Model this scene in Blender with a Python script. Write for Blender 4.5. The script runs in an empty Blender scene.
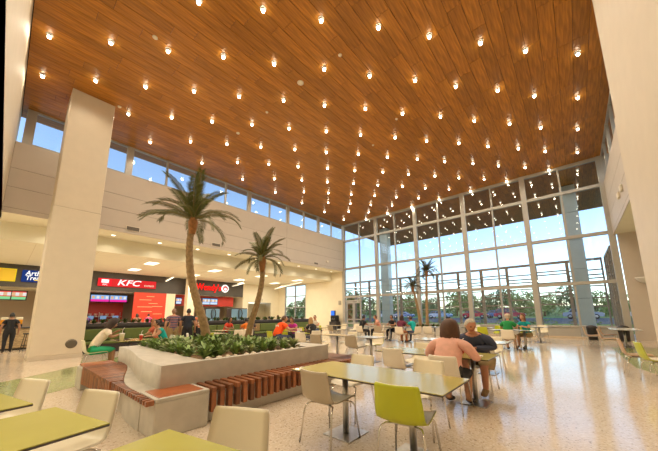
import bpy, bmesh, math, random
from mathutils import Vector, Matrix, Euler

random.seed(7)
SC = bpy.context.scene
COL = SC.collection
PI = math.pi

# ------------------------------------------------------------------ camera
cam_d = bpy.data.cameras.new('camera')
cam = bpy.data.objects.new('camera', cam_d)
COL.objects.link(cam)
M3 = Matrix(((0.76232234, 0.11507597, 0.63688474),
             (0.6471293, -0.12124202, -0.75267791),
             (-0.00939795, 0.98592996, -0.16689454)))
cam.matrix_world = Matrix.Translation((0, 0, 1.5)) @ M3.to_4x4()
cam_d.sensor_fit = 'HORIZONTAL'
cam_d.sensor_width = 36.0
cam_d.lens = 280.543 / 658 * 36.0
cam_d.shift_x = (329.0 - 335.8) / 658
cam_d.shift_y = (267.31 - 225.5) / 658
cam_d.clip_start = 0.05
cam_d.clip_end = 2000
SC.camera = cam

# ------------------------------------------------------------------ world
W = bpy.data.worlds.new('World')
SC.world = W
W.use_nodes = True
wn = W.node_tree
wn.nodes.clear()
w_out = wn.nodes.new('ShaderNodeOutputWorld')
w_bg = wn.nodes.new('ShaderNodeBackground')
w_sky = wn.nodes.new('ShaderNodeTexSky')
w_sky.sky_type = 'NISHITA'
w_sky.sun_disc = False
w_sky.sun_elevation = math.radians(28)
w_sky.sun_rotation = math.radians(200)
w_sky.air_density = 1.0
w_sky.dust_density = 0.4
w_sky.ozone_density = 1.5
w_bg.inputs['Strength'].default_value = 0.32
wn.links.new(w_sky.outputs[0], w_bg.inputs[0])
wn.links.new(w_bg.outputs[0], w_out.inputs[0])

# ------------------------------------------------------------------ exposure
SC.view_settings.view_transform = 'Standard'
SC.view_settings.look = 'None'
SC.view_settings.exposure = 0.0
SC.view_settings.gamma = 1.0
SC.view_settings.use_curve_mapping = False
try:
    SC.cycles.use_denoising = True
    SC.cycles.sample_clamp_indirect = 4.0
    SC.cycles.max_bounces = 8
    SC.cycles.diffuse_bounces = 5
    SC.cycles.transparent_max_bounces = 16
    SC.cycles.caustics_reflective = False
    SC.cycles.caustics_refractive = False
except Exception:
    pass
SPOT_W = 80.0          # each hall downlight
COURT_W = 135.0        # each food court ceiling panel
LAMP = (1.0, 0.86, 0.65)

# ------------------------------------------------------------------ helpers
class MB:
    """collects faces, then links them as one mesh object"""
    def __init__(s):
        s.v = []; s.f = []; s.m = []; s.sm = []
    def add(s, vs, fs, mi=0, smooth=False):
        o = len(s.v)
        s.v += [tuple(v) for v in vs]
        for f in fs:
            s.f.append(tuple(i + o for i in f)); s.m.append(mi); s.sm.append(smooth)
        return s
    def box(s, x0, x1, y0, y1, z0, z1, mi=0, bev=0.0):
        if bev > 0:
            b = min(bev, (x1-x0)*.49, (y1-y0)*.49, (z1-z0)*.49)
            xs = (x0, x1); ys = (y0, y1); zs = (z0, z1)
            vs = []; idx = {}
            for i in (0, 1):
                for j in (0, 1):
                    for k in (0, 1):
                        sx = 1-2*i; sy = 1-2*j; sz = 1-2*k
                        for a in range(3):
                            q = [xs[i]+sx*b, ys[j]+sy*b, zs[k]+sz*b]
                            q[a] = (xs[i], ys[j], zs[k])[a]
                            idx[i, j, k, a] = len(vs); vs.append(q)
            fs = []
            for i in (0, 1):
                fs.append([idx[i, j, k, 0] for j, k in ((0, 0), (1, 0), (1, 1), (0, 1))][::1 if i else -1])
                fs.append([idx[j, i, k, 1] for j, k in ((0, 0), (1, 0), (1, 1), (0, 1))][::-1 if i else 1])
                fs.append([idx[j, k, i, 2] for j, k in ((0, 0), (1, 0), (1, 1), (0, 1))][::1 if i else -1])
            for i in (0, 1):
                for j in (0, 1):
                    fs.append([idx[i, j, 0, 0], idx[i, j, 1, 0], idx[i, j, 1, 1], idx[i, j, 0, 1]])
                    fs.append([idx[i, 0, j, 0], idx[i, 1, j, 0], idx[i, 1, j, 2], idx[i, 0, j, 2]])
                    fs.append([idx[0, i, j, 1], idx[1, i, j, 1], idx[1, i, j, 2], idx[0, i, j, 2]])
                    for k in (0, 1):
                        fs.append([idx[i, j, k, 0], idx[i, j, k, 1], idx[i, j, k, 2]])
            return s.add(vs, fs, mi)
        vs = [(x0, y0, z0), (x1, y0, z0), (x1, y1, z0), (x0, y1, z0), (x0, y0, z1), (x1, y0, z1), (x1, y1, z1), (x0, y1, z1)]
        return s.add(vs, [(0, 3, 2, 1), (4, 5, 6, 7), (0, 1, 5, 4), (1, 2, 6, 5), (2, 3, 7, 6), (3, 0, 4, 7)], mi)
    def prism(s, poly, z0, z1, mi=0):
        n = len(poly)
        vs = [(x, y, z0) for x, y in poly] + [(x, y, z1) for x, y in poly]
        fs = [tuple(range(n))[::-1], tuple(range(n, 2*n))]
        fs += [(i, (i+1) % n, n+(i+1) % n, n+i) for i in range(n)]
        return s.add(vs, fs, mi)
    def tube(s, pts, r, n=8, mi=0, smooth=True, cap=True):
        pts = [Vector(p) for p in pts]
        rs = r if isinstance(r, (list, tuple)) else [r]*len(pts)
        vs = []; up = Vector((0, 0, 1)); prev = None
        for i, p in enumerate(pts):
            t = (pts[min(i+1, len(pts)-1)] - pts[max(i-1, 0)])
            t = t.normalized() if t.length > 1e-9 else up
            if prev is None:
                a = t.cross(up)
                if a.length < 1e-3: a = t.cross(Vector((1, 0, 0)))
            else:
                a = prev - t*prev.dot(t)
            a.normalize(); prev = a
            b = t.cross(a)
            for k in range(n):
                q = 2*PI*k/n
                vs.append(p + a*(rs[i]*math.cos(q)) + b*(rs[i]*math.sin(q)))
        fs = []
        for i in range(len(pts)-1):
            for k in range(n):
                fs.append((i*n+k, i*n+(k+1) % n, (i+1)*n+(k+1) % n, (i+1)*n+k))
        s.add(vs, fs, mi, smooth)
        if cap:
            o = len(s.v) - len(vs)
            s.f.append(tuple(o+k for k in range(n))[::-1]); s.m.append(mi); s.sm.append(False)
            e = o + (len(pts)-1)*n
            s.f.append(tuple(e+k for k in range(n))); s.m.append(mi); s.sm.append(False)
        return s
    def lathe(s, prof, n=16, c=(0, 0, 0), mi=0, smooth=True):
        vs = []
        for r, z in prof:
            for k in range(n):
                q = 2*PI*k/n
                vs.append((c[0]+r*math.cos(q), c[1]+r*math.sin(q), c[2]+z))
        fs = []
        for i in range(len(prof)-1):
            for k in range(n):
                fs.append((i*n+k, i*n+(k+1) % n, (i+1)*n+(k+1) % n, (i+1)*n+k))
        fs.append(tuple(range(n))[::-1]); fs.append(tuple((len(prof)-1)*n+k for k in range(n)))
        return s.add(vs, fs, mi, smooth)
    def xform(s, M, start=0):
        for i in range(start, len(s.v)):
            s.v[i] = tuple(M @ Vector(s.v[i]))
        return s
    def mesh(s, name, mats):
        me = bpy.data.meshes.new(name)
        me.from_pydata(s.v, [], s.f)
        for m in (mats if isinstance(mats, (list, tuple)) else [mats]):
            me.materials.append(m)
        me.polygons.foreach_set('material_index', s.m)
        me.polygons.foreach_set('use_smooth', s.sm)
        me.update()
        return me
    def build(s, name, mats, parent=None):
        return link(name, s.mesh(name, mats), parent)

def link(name, me, parent=None):
    o = bpy.data.objects.new(name, me)
    COL.objects.link(o)
    if parent is not None: o.parent = parent
    return o

def tag(o, label, cat, group=None):
    o['label'] = label; o['category'] = cat
    if group: o['group'] = group
    return o

def thing(name, label, cat, loc=(0, 0, 0), rz=0.0, group=None):
    o = bpy.data.objects.new(name, None)
    o.empty_display_size = 0.1
    COL.objects.link(o)
    o.location = loc; o.rotation_euler = (0, 0, rz)
    return tag(o, label, cat, group)

def struct(o):
    o['kind'] = 'structure'; return o

def copy_tree(o, parent=None):
    c = o.copy(); COL.objects.link(c)
    c.parent = parent
    for ch in list(o.children): copy_tree(ch, c)
    return c

ORD = 'first second third fourth fifth sixth seventh eighth ninth tenth eleventh twelfth thirteenth fourteenth fifteenth sixteenth seventeenth eighteenth nineteenth twentieth twenty-first twenty-second twenty-third twenty-fourth twenty-fifth twenty-sixth'.split()
# ------------------------------------------------------------------ materials
MATS = {}
def mat(name, col, rough=0.5, metal=0.0, spec=0.5, var=0.0, scale=8.0, bump=0.0, coat=0.0, emit=None, estr=0.0, rnd=0.0, stretch=None):
    if name in MATS: return MATS[name]
    m = bpy.data.materials.new(name); m.use_nodes = True
    nt = m.node_tree; b = nt.nodes['Principled BSDF']
    b.inputs['Base Color'].default_value = (*col, 1)
    b.inputs['Roughness'].default_value = rough
    b.inputs['Metallic'].default_value = metal
    b.inputs['Specular IOR Level'].default_value = spec
    b.inputs['Coat Weight'].default_value = coat
    if emit:
        b.inputs['Emission Color'].default_value = (*emit, 1)
        b.inputs['Emission Strength'].default_value = estr
    if var > 0 or bump > 0 or rnd > 0:
        tc = nt.nodes.new('ShaderNodeTexCoord')
        vec = tc.outputs['Object']
        if stretch:
            mp = nt.nodes.new('ShaderNodeMapping')
            mp.inputs['Scale'].default_value = stretch
            nt.links.new(vec, mp.inputs[0]); vec = mp.outputs[0]
        nz = nt.nodes.new('ShaderNodeTexNoise')
        nz.inputs['Scale'].default_value = scale
        nz.inputs['Detail'].default_value = 5
        nt.links.new(vec, nz.inputs['Vector'])
        hsv = nt.nodes.new('ShaderNodeHueSaturation')
        hsv.inputs['Color'].default_value = (*col, 1)
        mr = nt.nodes.new('ShaderNodeMapRange')
        mr.inputs['From Min'].default_value = 0.25; mr.inputs['From Max'].default_value = 0.75
        mr.inputs['To Min'].default_value = 1-var; mr.inputs['To Max'].default_value = 1+var
        nt.links.new(nz.outputs['Fac'], mr.inputs['Value'])
        val = mr.outputs[0]
        if rnd > 0:
            oi = nt.nodes.new('ShaderNodeObjectInfo')
            ge = nt.nodes.new('ShaderNodeNewGeometry')
            ad = nt.nodes.new('ShaderNodeMath'); ad.operation = 'ADD'
            nt.links.new(oi.outputs['Random'], ad.inputs[0]); nt.links.new(ge.outputs['Random Per Island'], ad.inputs[1])
            fr = nt.nodes.new('ShaderNodeMath'); fr.operation = 'FRACT'
            nt.links.new(ad.outputs[0], fr.inputs[0])
            r2 = nt.nodes.new('ShaderNodeMapRange')
            r2.inputs['To Min'].default_value = 1-rnd; r2.inputs['To Max'].default_value = 1+rnd
            nt.links.new(fr.outputs[0], r2.inputs['Value'])
            mu = nt.nodes.new('ShaderNodeMath'); mu.operation = 'MULTIPLY'
            nt.links.new(val, mu.inputs[0]); nt.links.new(r2.outputs[0], mu.inputs[1])
            val = mu.outputs[0]
        nt.links.new(val, hsv.inputs['Value'])
        nt.links.new(hsv.outputs[0], b.inputs['Base Color'])
        if bump > 0:
            bp = nt.nodes.new('ShaderNodeBump')
            bp.inputs['Strength'].default_value = bump
            bp.inputs['Distance'].default_value = 0.02
            nt.links.new(nz.outputs['Fac'], bp.inputs['Height'])
            nt.links.new(bp.outputs[0], b.inputs['Normal'])
    MATS[name] = m
    return m

def emission(name, col, s):
    if name in MATS: return MATS[name]
    m = bpy.data.materials.new(name); m.use_nodes = True
    nt = m.node_tree; nt.nodes.clear()
    o = nt.nodes.new('ShaderNodeOutputMaterial'); e = nt.nodes.new('ShaderNodeEmission')
    e.inputs[0].default_value = (*col, 1); e.inputs[1].default_value = s
    nt.links.new(e.outputs[0], o.inputs[0]); MATS[name] = m
    return m

def glass_mat(name, tint, refl=1.0):
    m = bpy.data.materials.new(name); m.use_nodes = True
    nt = m.node_tree; nt.nodes.clear()
    o = nt.nodes.new('ShaderNodeOutputMaterial'); mx = nt.nodes.new('ShaderNodeMixShader')
    t = nt.nodes.new('ShaderNodeBsdfTransparent'); g = nt.nodes.new('ShaderNodeBsdfGlossy')
    t.inputs[0].default_value = (*tint, 1); g.inputs['Roughness'].default_value = 0.0
    g.inputs[0].default_value = (refl, refl, refl, 1)
    fr = nt.nodes.new('ShaderNodeFresnel')
    ge = nt.nodes.new('ShaderNodeNewGeometry'); io = nt.nodes.new('ShaderNodeMapRange')   # both faces of the pane reflect alike
    io.inputs['To Min'].default_value = 1.5; io.inputs['To Max'].default_value = 1/1.5
    nt.links.new(ge.outputs['Backfacing'], io.inputs['Value']); nt.links.new(io.outputs[0], fr.inputs[0])
    nt.links.new(fr.outputs[0], mx.inputs[0]); nt.links.new(t.outputs[0], mx.inputs[1]); nt.links.new(g.outputs[0], mx.inputs[2])
    nt.links.new(mx.outputs[0], o.inputs[0]); MATS[name] = m
    return m

def terrazzo(name, base, chip, dark):
    m = bpy.data.materials.new(name); m.use_nodes = True
    nt = m.node_tree; b = nt.nodes['Principled BSDF']
    tc = nt.nodes.new('ShaderNodeTexCoord')
    v = nt.nodes.new('ShaderNodeTexVoronoi'); v.inputs['Scale'].default_value = 55
    n = nt.nodes.new('ShaderNodeTexNoise'); n.inputs['Scale'].default_value = 0.8; n.inputs['Detail'].default_value = 6
    nt.links.new(tc.outputs['Object'], v.inputs['Vector']); nt.links.new(tc.outputs['Object'], n.inputs['Vector'])
    sep = nt.nodes.new('ShaderNodeSeparateColor'); nt.links.new(v.outputs['Color'], sep.inputs[0])
    cr = nt.nodes.new('ShaderNodeValToRGB')
    e = cr.color_ramp.elements
    e[0].position = 0.0; e[0].color = (*dark, 1)
    e[1].position = 0.10; e[1].color = (*base, 1)
    k = e.new(0.72); k.color = (*base, 1)
    k = e.new(0.85); k.color = (*chip, 1)
    nt.links.new(sep.outputs[0], cr.inputs[0])
    h = nt.nodes.new('ShaderNodeHueSaturation'); nt.links.new(cr.outputs[0], h.inputs['Color'])
    mr = nt.nodes.new('ShaderNodeMapRange'); mr.inputs['To Min'].default_value = 0.88; mr.inputs['To Max'].default_value = 1.1
    nt.links.new(n.outputs['Fac'], mr.inputs['Value']); nt.links.new(mr.outputs[0], h.inputs['Value'])
    nt.links.new(h.outputs[0], b.inputs['Base Color'])
    b.inputs['Roughness'].default_value = 0.12
    b.inputs['Specular IOR Level'].default_value = 0.75
    MATS[name] = m
    return m

WHITE_WALL = mat('painted_wall', (0.62, 0.54, 0.42), 0.6, var=0.03, scale=3)
PANEL_WALL = mat('wall_panel', (0.55, 0.48, 0.41), 0.55, var=0.03, scale=2)
CREAM_WALL = mat('cream_wall', (0.76, 0.69, 0.52), 0.65, var=0.03, scale=2)
SOFFIT = mat('soffit_paint', (0.80, 0.76, 0.60), 0.7, var=0.02, scale=2)
FLOOR = terrazzo('terrazzo_floor', (0.62, 0.52, 0.40), (0.70, 0.62, 0.52), (0.32, 0.25, 0.18))
FLOOR_G = terrazzo('terrazzo_green', (0.30, 0.36, 0.14), (0.45, 0.48, 0.26), (0.16, 0.18, 0.08))
WOOD_C = mat('ceiling_wood', (0.40, 0.158, 0.017), 0.35, var=0.45, scale=2.6, rnd=0.15, stretch=(6, 0.5, 1), spec=0.4)
WOOD_GAP = mat('ceiling_backing', (0.03, 0.012, 0.005), 0.8)
WOOD_B = mat('bench_wood', (0.235, 0.080, 0.028), 0.38, var=0.35, scale=6, rnd=0.42, stretch=(3, 3, 1), spec=0.5)
WOOD_S = mat('seat_wood', (0.36, 0.10, 0.03), 0.3, var=0.25, scale=5, stretch=(8, 1, 1), spec=0.5)
CONC = mat('concrete', (0.50, 0.465, 0.40), 0.6, var=0.12, scale=5, bump=0.05)
CHROME = mat('chrome', (0.70, 0.68, 0.64), 0.18, metal=1.0)
STEEL = mat('brushed_steel', (0.50, 0.49, 0.47), 0.3, metal=1.0, var=0.08, scale=20)
ALU = mat('window_frame_metal', (0.44, 0.42, 0.38), 0.45, metal=0.3, var=0.04, scale=3)
GLASS = glass_mat('window_glass', (0.93, 0.96, 0.98))
DARK = mat('dark_grey', (0.035, 0.03, 0.028), 0.5, var=0.1, scale=4)
BAND = mat('sign_band', (0.06, 0.05, 0.04), 0.5, var=0.08, scale=2)
BLACK = mat('black_plastic', (0.012, 0.012, 0.013), 0.4)
BULB = emission('lamp_lens', (1.0, 0.88, 0.66), 30.0)
BULB_OUT = emission('canopy_lamp_lens', (1.0, 0.85, 0.6), 3.0)
RING = mat('lamp_ring', (0.80, 0.76, 0.70), 0.35, metal=0.3)
COVE = emission('light_panel', (1.0, 0.90, 0.66), 3.0)
SHELLS = {
    'white': mat('shell_white', (0.78, 0.72, 0.60), 0.35, var=0.02, scale=4),
    'cream': mat('shell_cream', (0.78, 0.71, 0.54), 0.35, var=0.02, scale=4),
    'lime': mat('shell_lime', (0.46, 0.50, 0.012), 0.35, var=0.03, scale=4),
    'taupe': mat('shell_taupe', (0.42, 0.35, 0.25), 0.4, var=0.02, scale=4),
    'tan': mat('shell_tan', (0.52, 0.34, 0.20), 0.4, var=0.02, scale=4),
}
OLIVE = mat('table_olive', (0.44, 0.38, 0.11), 0.16, var=0.04, scale=3, spec=0.6)
GREENT = mat('table_green', (0.42, 0.40, 0.08), 0.2, var=0.04, scale=3, spec=0.6)
WHITET = mat('table_white', (0.68, 0.66, 0.60), 0.14, var=0.03, scale=3, spec=0.6)
BROWNT = mat('table_tan', (0.52, 0.42, 0.25), 0.25, var=0.04, scale=3)
EDGE = mat('table_edge', (0.05, 0.035, 0.025), 0.4)
TRUNK = mat('palm_trunk', (0.33, 0.22, 0.11), 0.85, var=0.3, scale=14, bump=0.5)
FROND = mat('palm_leaf', (0.10, 0.115, 0.022), 0.5, var=0.3, scale=4, rnd=0.25)
FROND_D = mat('palm_leaf_dark', (0.045, 0.05, 0.016), 0.5, var=0.3, scale=4, rnd=0.25)
RACHIS = mat('palm_rachis', (0.20, 0.15, 0.04), 0.6, var=0.2, scale=6)
LEAF = mat('plant_leaf', (0.22, 0.33, 0.10), 0.4, var=0.45, scale=9, rnd=0.4)
LEAF_D = mat('hedge_leaf', (0.075, 0.13, 0.02), 0.5, var=0.4, scale=9, rnd=0.35)
SOIL = mat('bark_mulch', (0.24, 0.15, 0.075), 0.95, var=0.5, scale=30, bump=0.8)

XL, XR, YW, ZC, YB = -17.76, 2.1, 22.3, 10.8, -0.5
ZF, ZS = 5.88, 9.10           # fascia bottom, clerestory sill
XS, ZL = -28.3, 5.05          # shop front plane, food court ceiling

# ================================================================== SETTING
# floor
fl = struct(MB().box(-33, 6.5, -6, YW, -0.2, 0.0).build('floor', FLOOR))
band = [(-7.2, -1.3), (-9.6, -1.3), (-10.7, 0.41), (-12.07, 1.76), (-13.7, 3.3), (-12.2, 3.3), (-8.61, 1.3), (-7.95, 0.35)]
g1 = MB().prism(band, 0.0, 0.004).build('inlay_band', FLOOR_G, fl)
g2 = MB().prism([(0.95, 17.2), (1.05, 11.4), (1.9, 8.6), (4.5, 6.5), (4.5, 18.0), (1.6, 18.0)], 0.0, 0.004).build('inlay_band', FLOOR_G, fl)

# ceiling: backing slab + planks
ce = struct(MB().box(XL-1.1, XR+1.1, YB, 33.7, ZC+0.02, ZC+0.35).build('ceiling', WOOD_GAP))
PW = 0.43
planks = []
nrow = int((XR+1.05-(XL-1.05))/PW)
for i in range(nrow+1):
    x0 = XL-1.05+i*PW; x1 = min(x0+PW, XR+1.05)
    y = YB+0.02-random.random()*2.4
    while y < 33.65:
        L = random.choice((1.8, 2.4, 2.4, 3.0))
        a, b = max(y, YB+0.02), min(y+L, 33.65)
        if a < YW-0.03 < b and b > YW+0.03: b = YW
        if b-a > 0.1: planks.append((x0, x1, a, b))
        y = b if b > a else y+L
def pdist(q):
    mx, my = (q[0]+q[1])/2, (q[2]+q[3])/2
    fwd = Vector((-0.6369, 0.7527))
    d = Vector((mx, my))
    ahead = d.dot(fwd)
    return d.length + (0 if ahead > 1.5 else 50)
planks.sort(key=pdist)
pmesh = {}
rest = MB()
for n, (x0, x1, a, b) in enumerate(planks):
    if n < 300:
        key = (round(x1-x0, 2), round(b-a, 2))
        if key not in pmesh:
            pmesh[key] = MB().box(-(x1-x0)/2+.005, (x1-x0)/2-.005, -(b-a)/2+.004, (b-a)/2-.004, 0, 0.02, bev=.004).mesh('plank', WOOD_C)
        o = link('plank', pmesh[key], ce)
        o.location = ((x0+x1)/2, (a+b)/2, ZC)
    else:
        rest.box(x0+.005, x1-.005, a+.004, b-.004, ZC, ZC+.02)
ro = rest.build('plank_field', WOOD_C, ce); ro['kind'] = 'stuff'

# left upper wall (fascia): one panel per row and length
def fascia(name, x, side, y0, y1):
    d = 0.3*side
    w = struct(MB().box(min(x, x+d), max(x, x+d), y0, y1, ZF+.13, ZS).build(name, mat('panel_joint', (0.22, 0.17, 0.12), 0.8)))
    rows = [(ZF, 6.10), (6.115, 7.02), (7.035, 7.87), (7.885, ZS)]
    t = 0.02*side
    for z0, z1 in rows:
        y = y0
        while y < y1-0.1:
            e = min(y+7.6, y1)
            MB().box(min(x, x-t), max(x, x-t), y+.006, e-.006, z0, z1, bev=.003).build('panel', PANEL_WALL, w)
            y = e
    return w
wl = fascia('wall_left', XL-0.02, -1, YB, YW)
wr = fascia('wall_right', XR+0.02, 1, 3.0, YW)

def clerestory(name, x, side, y0):
    w = bpy.data.objects.new(name, None); COL.objects.link(w); struct(w)
    ys = [YW-1.872*k for k in range(0, 13)]
    ys = [y for y in ys if y > y0-0.2]
    for i, y in enumerate(ys):
        wd = 0.16 if i % 2 == 0 else 0.055
        MB().box(x-.07, x+.07, y-wd, y+(wd if i else 0), ZS, ZC, bev=.01).build('mullion', ALU, w)
    lo = min(ys)
    for z0, z1 in ((ZS, ZS+.09), (ZC-.09, ZC)):
        MB().box(x-.06, x+.06, lo, YW, z0, z1, bev=.008).build('window_frame', ALU, w)
    for a, b in zip(ys[1:], ys[:-1]):
        MB().box(x-.012, x+.012, a+.05, b-.05, ZS+.09, ZC-.09).build('pane', GLASS, w)
    return w
clerestory('window_2', XL-0.10, -1, YB)
clerestory('window_3', XR+0.10, 1, 3.0)

# window wall
w1 = bpy.data.objects.new('window_1', None); COL.objects.link(w1); struct(w1)
zs = [0.68, 3.23, 6.08, 9.0, ZC]
mx = [XL+1.983*k for k in range(11)]
for i, x in enumerate(mx):
    wd = 0.15 if i % 2 == 0 else 0.05
    if i == 10: x -= 0.02
    dpt = 0.14 if i % 2 == 0 else 0.08
    MB().box(x-wd, x+wd, YW-dpt, YW+0.12, 0.0 if wd > .1 else .68, ZC, bev=.012).build('mullion', ALU, w1)
for k, z in enumerate(zs):
    h = 0.10
    z0, z1 = (z-.06, z+.06) if k == 0 else ((z-.2, z) if k == 4 else (z-h, z+h))
    MB().box(XL, XR, YW-.11, YW+.09, z0, z1, bev=.012).build('transom', ALU, w1)
for i in range(10):
    for k in range(4):
        if k == 0 and i == 0: continue
        MB().box(mx[i]+.05, mx[i+1]-.05, YW+.0, YW+.02, zs[k]+.06, zs[k+1]-.1).build('pane', GLASS, w1)
for i in range(1, 10):
    MB().box(mx[i]+.03, mx[i+1]-.03, YW-.06, YW+.08, 0.10, .62, bev=.01).build('sill_panel', ALU, w1)
MB().box(XL+1.98, XR, YW-.09, YW+.1, 0, .10, bev=.01).build('kick_plate', mat('kick', (0.62, 0.50, 0.36), .5), w1)
# entrance doors in the leftmost bay
for n, (x0, x1) in enumerate(((-17.5, -16.6), (-16.6, -15.7))):
    d = struct(bpy.data.objects.new('door_%d' % (n+1), None)); COL.objects.link(d); d.location = (x0, YW, 0)
    L = x1-x0
    for a, b in ((.02, .13), (L-.13, L-.02)):
        MB().box(a, b, -.04, .04, .03, 2.75, bev=.006).build('stile', ALU, d)
    for a, b in ((.03, .28), (1.0, 1.1), (2.6, 2.75)):
        MB().box(.13, L-.13, -.035, .035, a, b, bev=.006).build('rail', ALU, d)
    MB().box(.13, L-.13, -.008, .008, .28, 1.0).build('pane', GLASS, d)
    MB().box(.13, L-.13, -.008, .008, 1.1, 2.6).build('pane', GLASS, d)
    hx = L-.16 if n == 0 else .16
    MB().tube([(hx, -.04, .9), (hx, -.1, .92), (hx, -.1, 1.35), (hx, -.04, 1.37)], .015).build('door_handle', STEEL, d)
MB().box(-17.6, -15.6, YW-.05, YW+.05, 2.78, 2.92, bev=.01).build('door_head', ALU, w1)
MB().box(-17.6, -15.7, YW, YW+.02, 2.92, 3.13).build('pane', GLASS, w1)

# right pier / end piece of the window wall, right side alcove, near right wall
struct(MB().box(2.25, 4.2, YW-.25, YW, 0, ZF).build('wall_pier', PANEL_WALL))
struct(MB().box(4.2, 4.4, 3.0, YW, 0, ZF).build('wall_alcove', CREAM_WALL))
struct(MB().box(2.105, 4.4, 8.5, YW, ZF, ZF+.12).build('ceiling_alcove', SOFFIT))
nw = struct(MB().box(1.15, 1.6, YB, 8.5, 0, 5.8).build('wall_near', WHITE_WALL))
MB().box(1.17, 1.6, YB, 8.5, 5.8, ZC+.02).build('upper_wall', WHITE_WALL, nw)
# back bulkhead (upper) and back wall of the low area behind the camera
struct(MB().box(XL-1.2, 1.6, YB-.3, YB, ZF, ZC+.3).build('wall_bulkhead', WHITE_WALL))
struct(MB().box(XS-3, 6, -6, YB, ZF, ZF+.15).build('ceiling_low', SOFFIT))
struct(MB().box(XS-3, 6, -6.2, -6, 0, ZF).build('wall_back', CREAM_WALL))
struct(MB().box(6, 6.2, -6, 9, 0, ZF).build('wall_corner', CREAM_WALL))
struct(MB().box(1.6, 6.2, 8.3, 8.5, 0, ZF).build('wall_return', CREAM_WALL))

# food court side: strip, beam, low ceiling
sc_ = struct(MB().box(-19.5, XL-.005, YB, YW, ZF, ZF+.12).build('ceiling_strip', SOFFIT))
struct(MB().box(-19.7, -19.5, YB, YW, ZL, ZF+.12).build('wall_beam', SOFFIT))
lc = struct(MB().box(-33, -19.7, YB, YW, ZL, ZL+.12).build('ceiling_court', SOFFIT))
gm = mat('tile_grid', (0.66, 0.60, 0.44), .8)
for k in range(9):
    MB().box(-28.3, -19.7, YB+2.4*k+1.2, YB+2.4*k+1.22, ZL-.004, ZL).build('grid_bar', gm, lc)
# end wall of the court with a tall window
EW = struct(MB().box(-33, -27, YW-.02, YW+.2, 0, ZL+.8).build('wall_end', CREAM_WALL))
MB().box(-23.4, XL, YW-.02, YW+.2, 0, ZF).build('wall_section', CREAM_WALL, EW)
MB().box(-27, -23.4, YW-.02, YW+.2, 0, 1.1).build('wall_section', CREAM_WALL, EW)
MB().box(-27, -23.4, YW-.02, YW+.2, 4.95, ZF).build('wall_section', CREAM_WALL, EW)
w4 = struct(bpy.data.objects.new('window_4', None)); COL.objects.link(w4)
for x in (-27, -25.2, -23.4):
    MB().box(x-.06, x+.06, YW-.04, YW+.1, 1.1, 4.95, bev=.01).build('mullion', ALU, w4)
for z in (1.1, 2.4, 3.7, 4.95):
    MB().box(-27, -23.4, YW-.04, YW+.1, z-.05, z+.05, bev=.01).build('transom', ALU, w4)
for x0, x1 in ((-26.94, -25.26), (-25.14, -23.46)):
    for a, b in ((1.15, 2.35), (2.45, 3.65), (3.75, 4.9)):
        MB().box(x0, x1, YW+.02, YW+.04, a, b).build('pane', GLASS, w4)

# ================================================================== SHOPS
RED = mat('shop_red', (0.50, 0.035, 0.02), .5, var=.1, scale=2)
RED_S = emission('sign_red', (0.75, 0.03, 0.03), 1.1)
WHITE_S = emission('sign_white', (1, 0.97, 0.92), 1.3)
def text(s, size, m, loc, parent, depth=.02, shear=0., name='lettering', sx=1.0):
    cu = bpy.data.curves.new('t', 'FONT'); cu.body = s; cu.size = size; cu.extrude = depth; cu.shear = shear
    cu.offset = size*.012; cu.align_x = 'CENTER'; cu.align_y = 'CENTER'; cu.resolution_u = 3
    t = bpy.data.objects.new('t', cu); COL.objects.link(t)
    me = bpy.data.meshes.new_from_object(t.evaluated_get(bpy.context.evaluated_depsgraph_get()))
    bpy.data.objects.remove(t)
    me.materials.clear(); me.materials.append(m)
    o = link(name, me, parent)
    # text faces +X : local x -> +Y, local y -> +Z
    o.rotation_euler = (PI/2, 0, PI/2); o.location = loc; o.scale = (sx, 1, 1)
    return o

sw = struct(MB().box(XS-.25, XS, -6, 17.3, 3.55, ZL).build('wall_shop_header', BAND))
struct(MB().box(XS-4.2, XS-4.0, -6, 18, 0, ZL).build('wall_shop_back', mat('shop_back', (0.42, 0.33, 0.24), .7)))
# white piers between the shops
for y0, y1, z1 in ((9.55, 10.3, 3.55), (17.3, 18.0, ZL), (3.1, 3.7, 3.55)):
    struct(MB().box(XS-4, XS+.02, y0, y1, 0, z1).build('wall_shop_side', CREAM_WALL))
sp = MB(); sp.box(-.33, .33, -.33, .33, 0, ZL, bev=.02); 
pier = thing('shop_pillar', 'white square pillar between the red and the grey-fronted shops', 'pillar', (-26.8, 11.0, 0))
sp.build('shaft', CREAM_WALL, pier); MB().box(-.35, .35, -.35, .35, 0, .15).build('base', STEEL, pier)
wh = struct(MB().box(XS-.25, XS, 18.0, YW, 3.0, ZL).build('wall_hall_header', CREAM_WALL))
MB().box(XS-.25, XS, 21.2, YW, 0, 3.0).build('wall_section', CREAM_WALL, wh)
MB().box(XS-3.0, XS-2.8, 18.0, YW, 0, 3.0).build('hall_back', CREAM_WALL, wh)

# red sign with white letters
k = thing('shop_sign', 'red illuminated rectangular sign reading KFC EXPRESS on the dark band', 'sign', (XS, 6.6, 4.22))
MB().box(.02, .14, -2.0, 2.0, -.31, .31, bev=.015).build('sign_panel', RED_S, k)
MB().box(.14, .16, -1.98, -1.15, -.30, .30).build('logo_panel', emission('logo_red', (.85, .02, .03), 1.2), k)
MB().box(.16, .175, -1.80, -1.34, -.05, .22, bev=.006).build('logo_field', WHITE_S, k)
text('KFC', .17, WHITE_S, (.165, -1.56, -.19), k, .01)
text('KFC', .66, WHITE_S, (.15, -.02, .02), k, .02, .25, sx=1.3)
text('EXPRESS', .20, emission('sign_peach', (1, .7, .5), 1.0), (.15, 1.47, -.12), k, .01)
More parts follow.
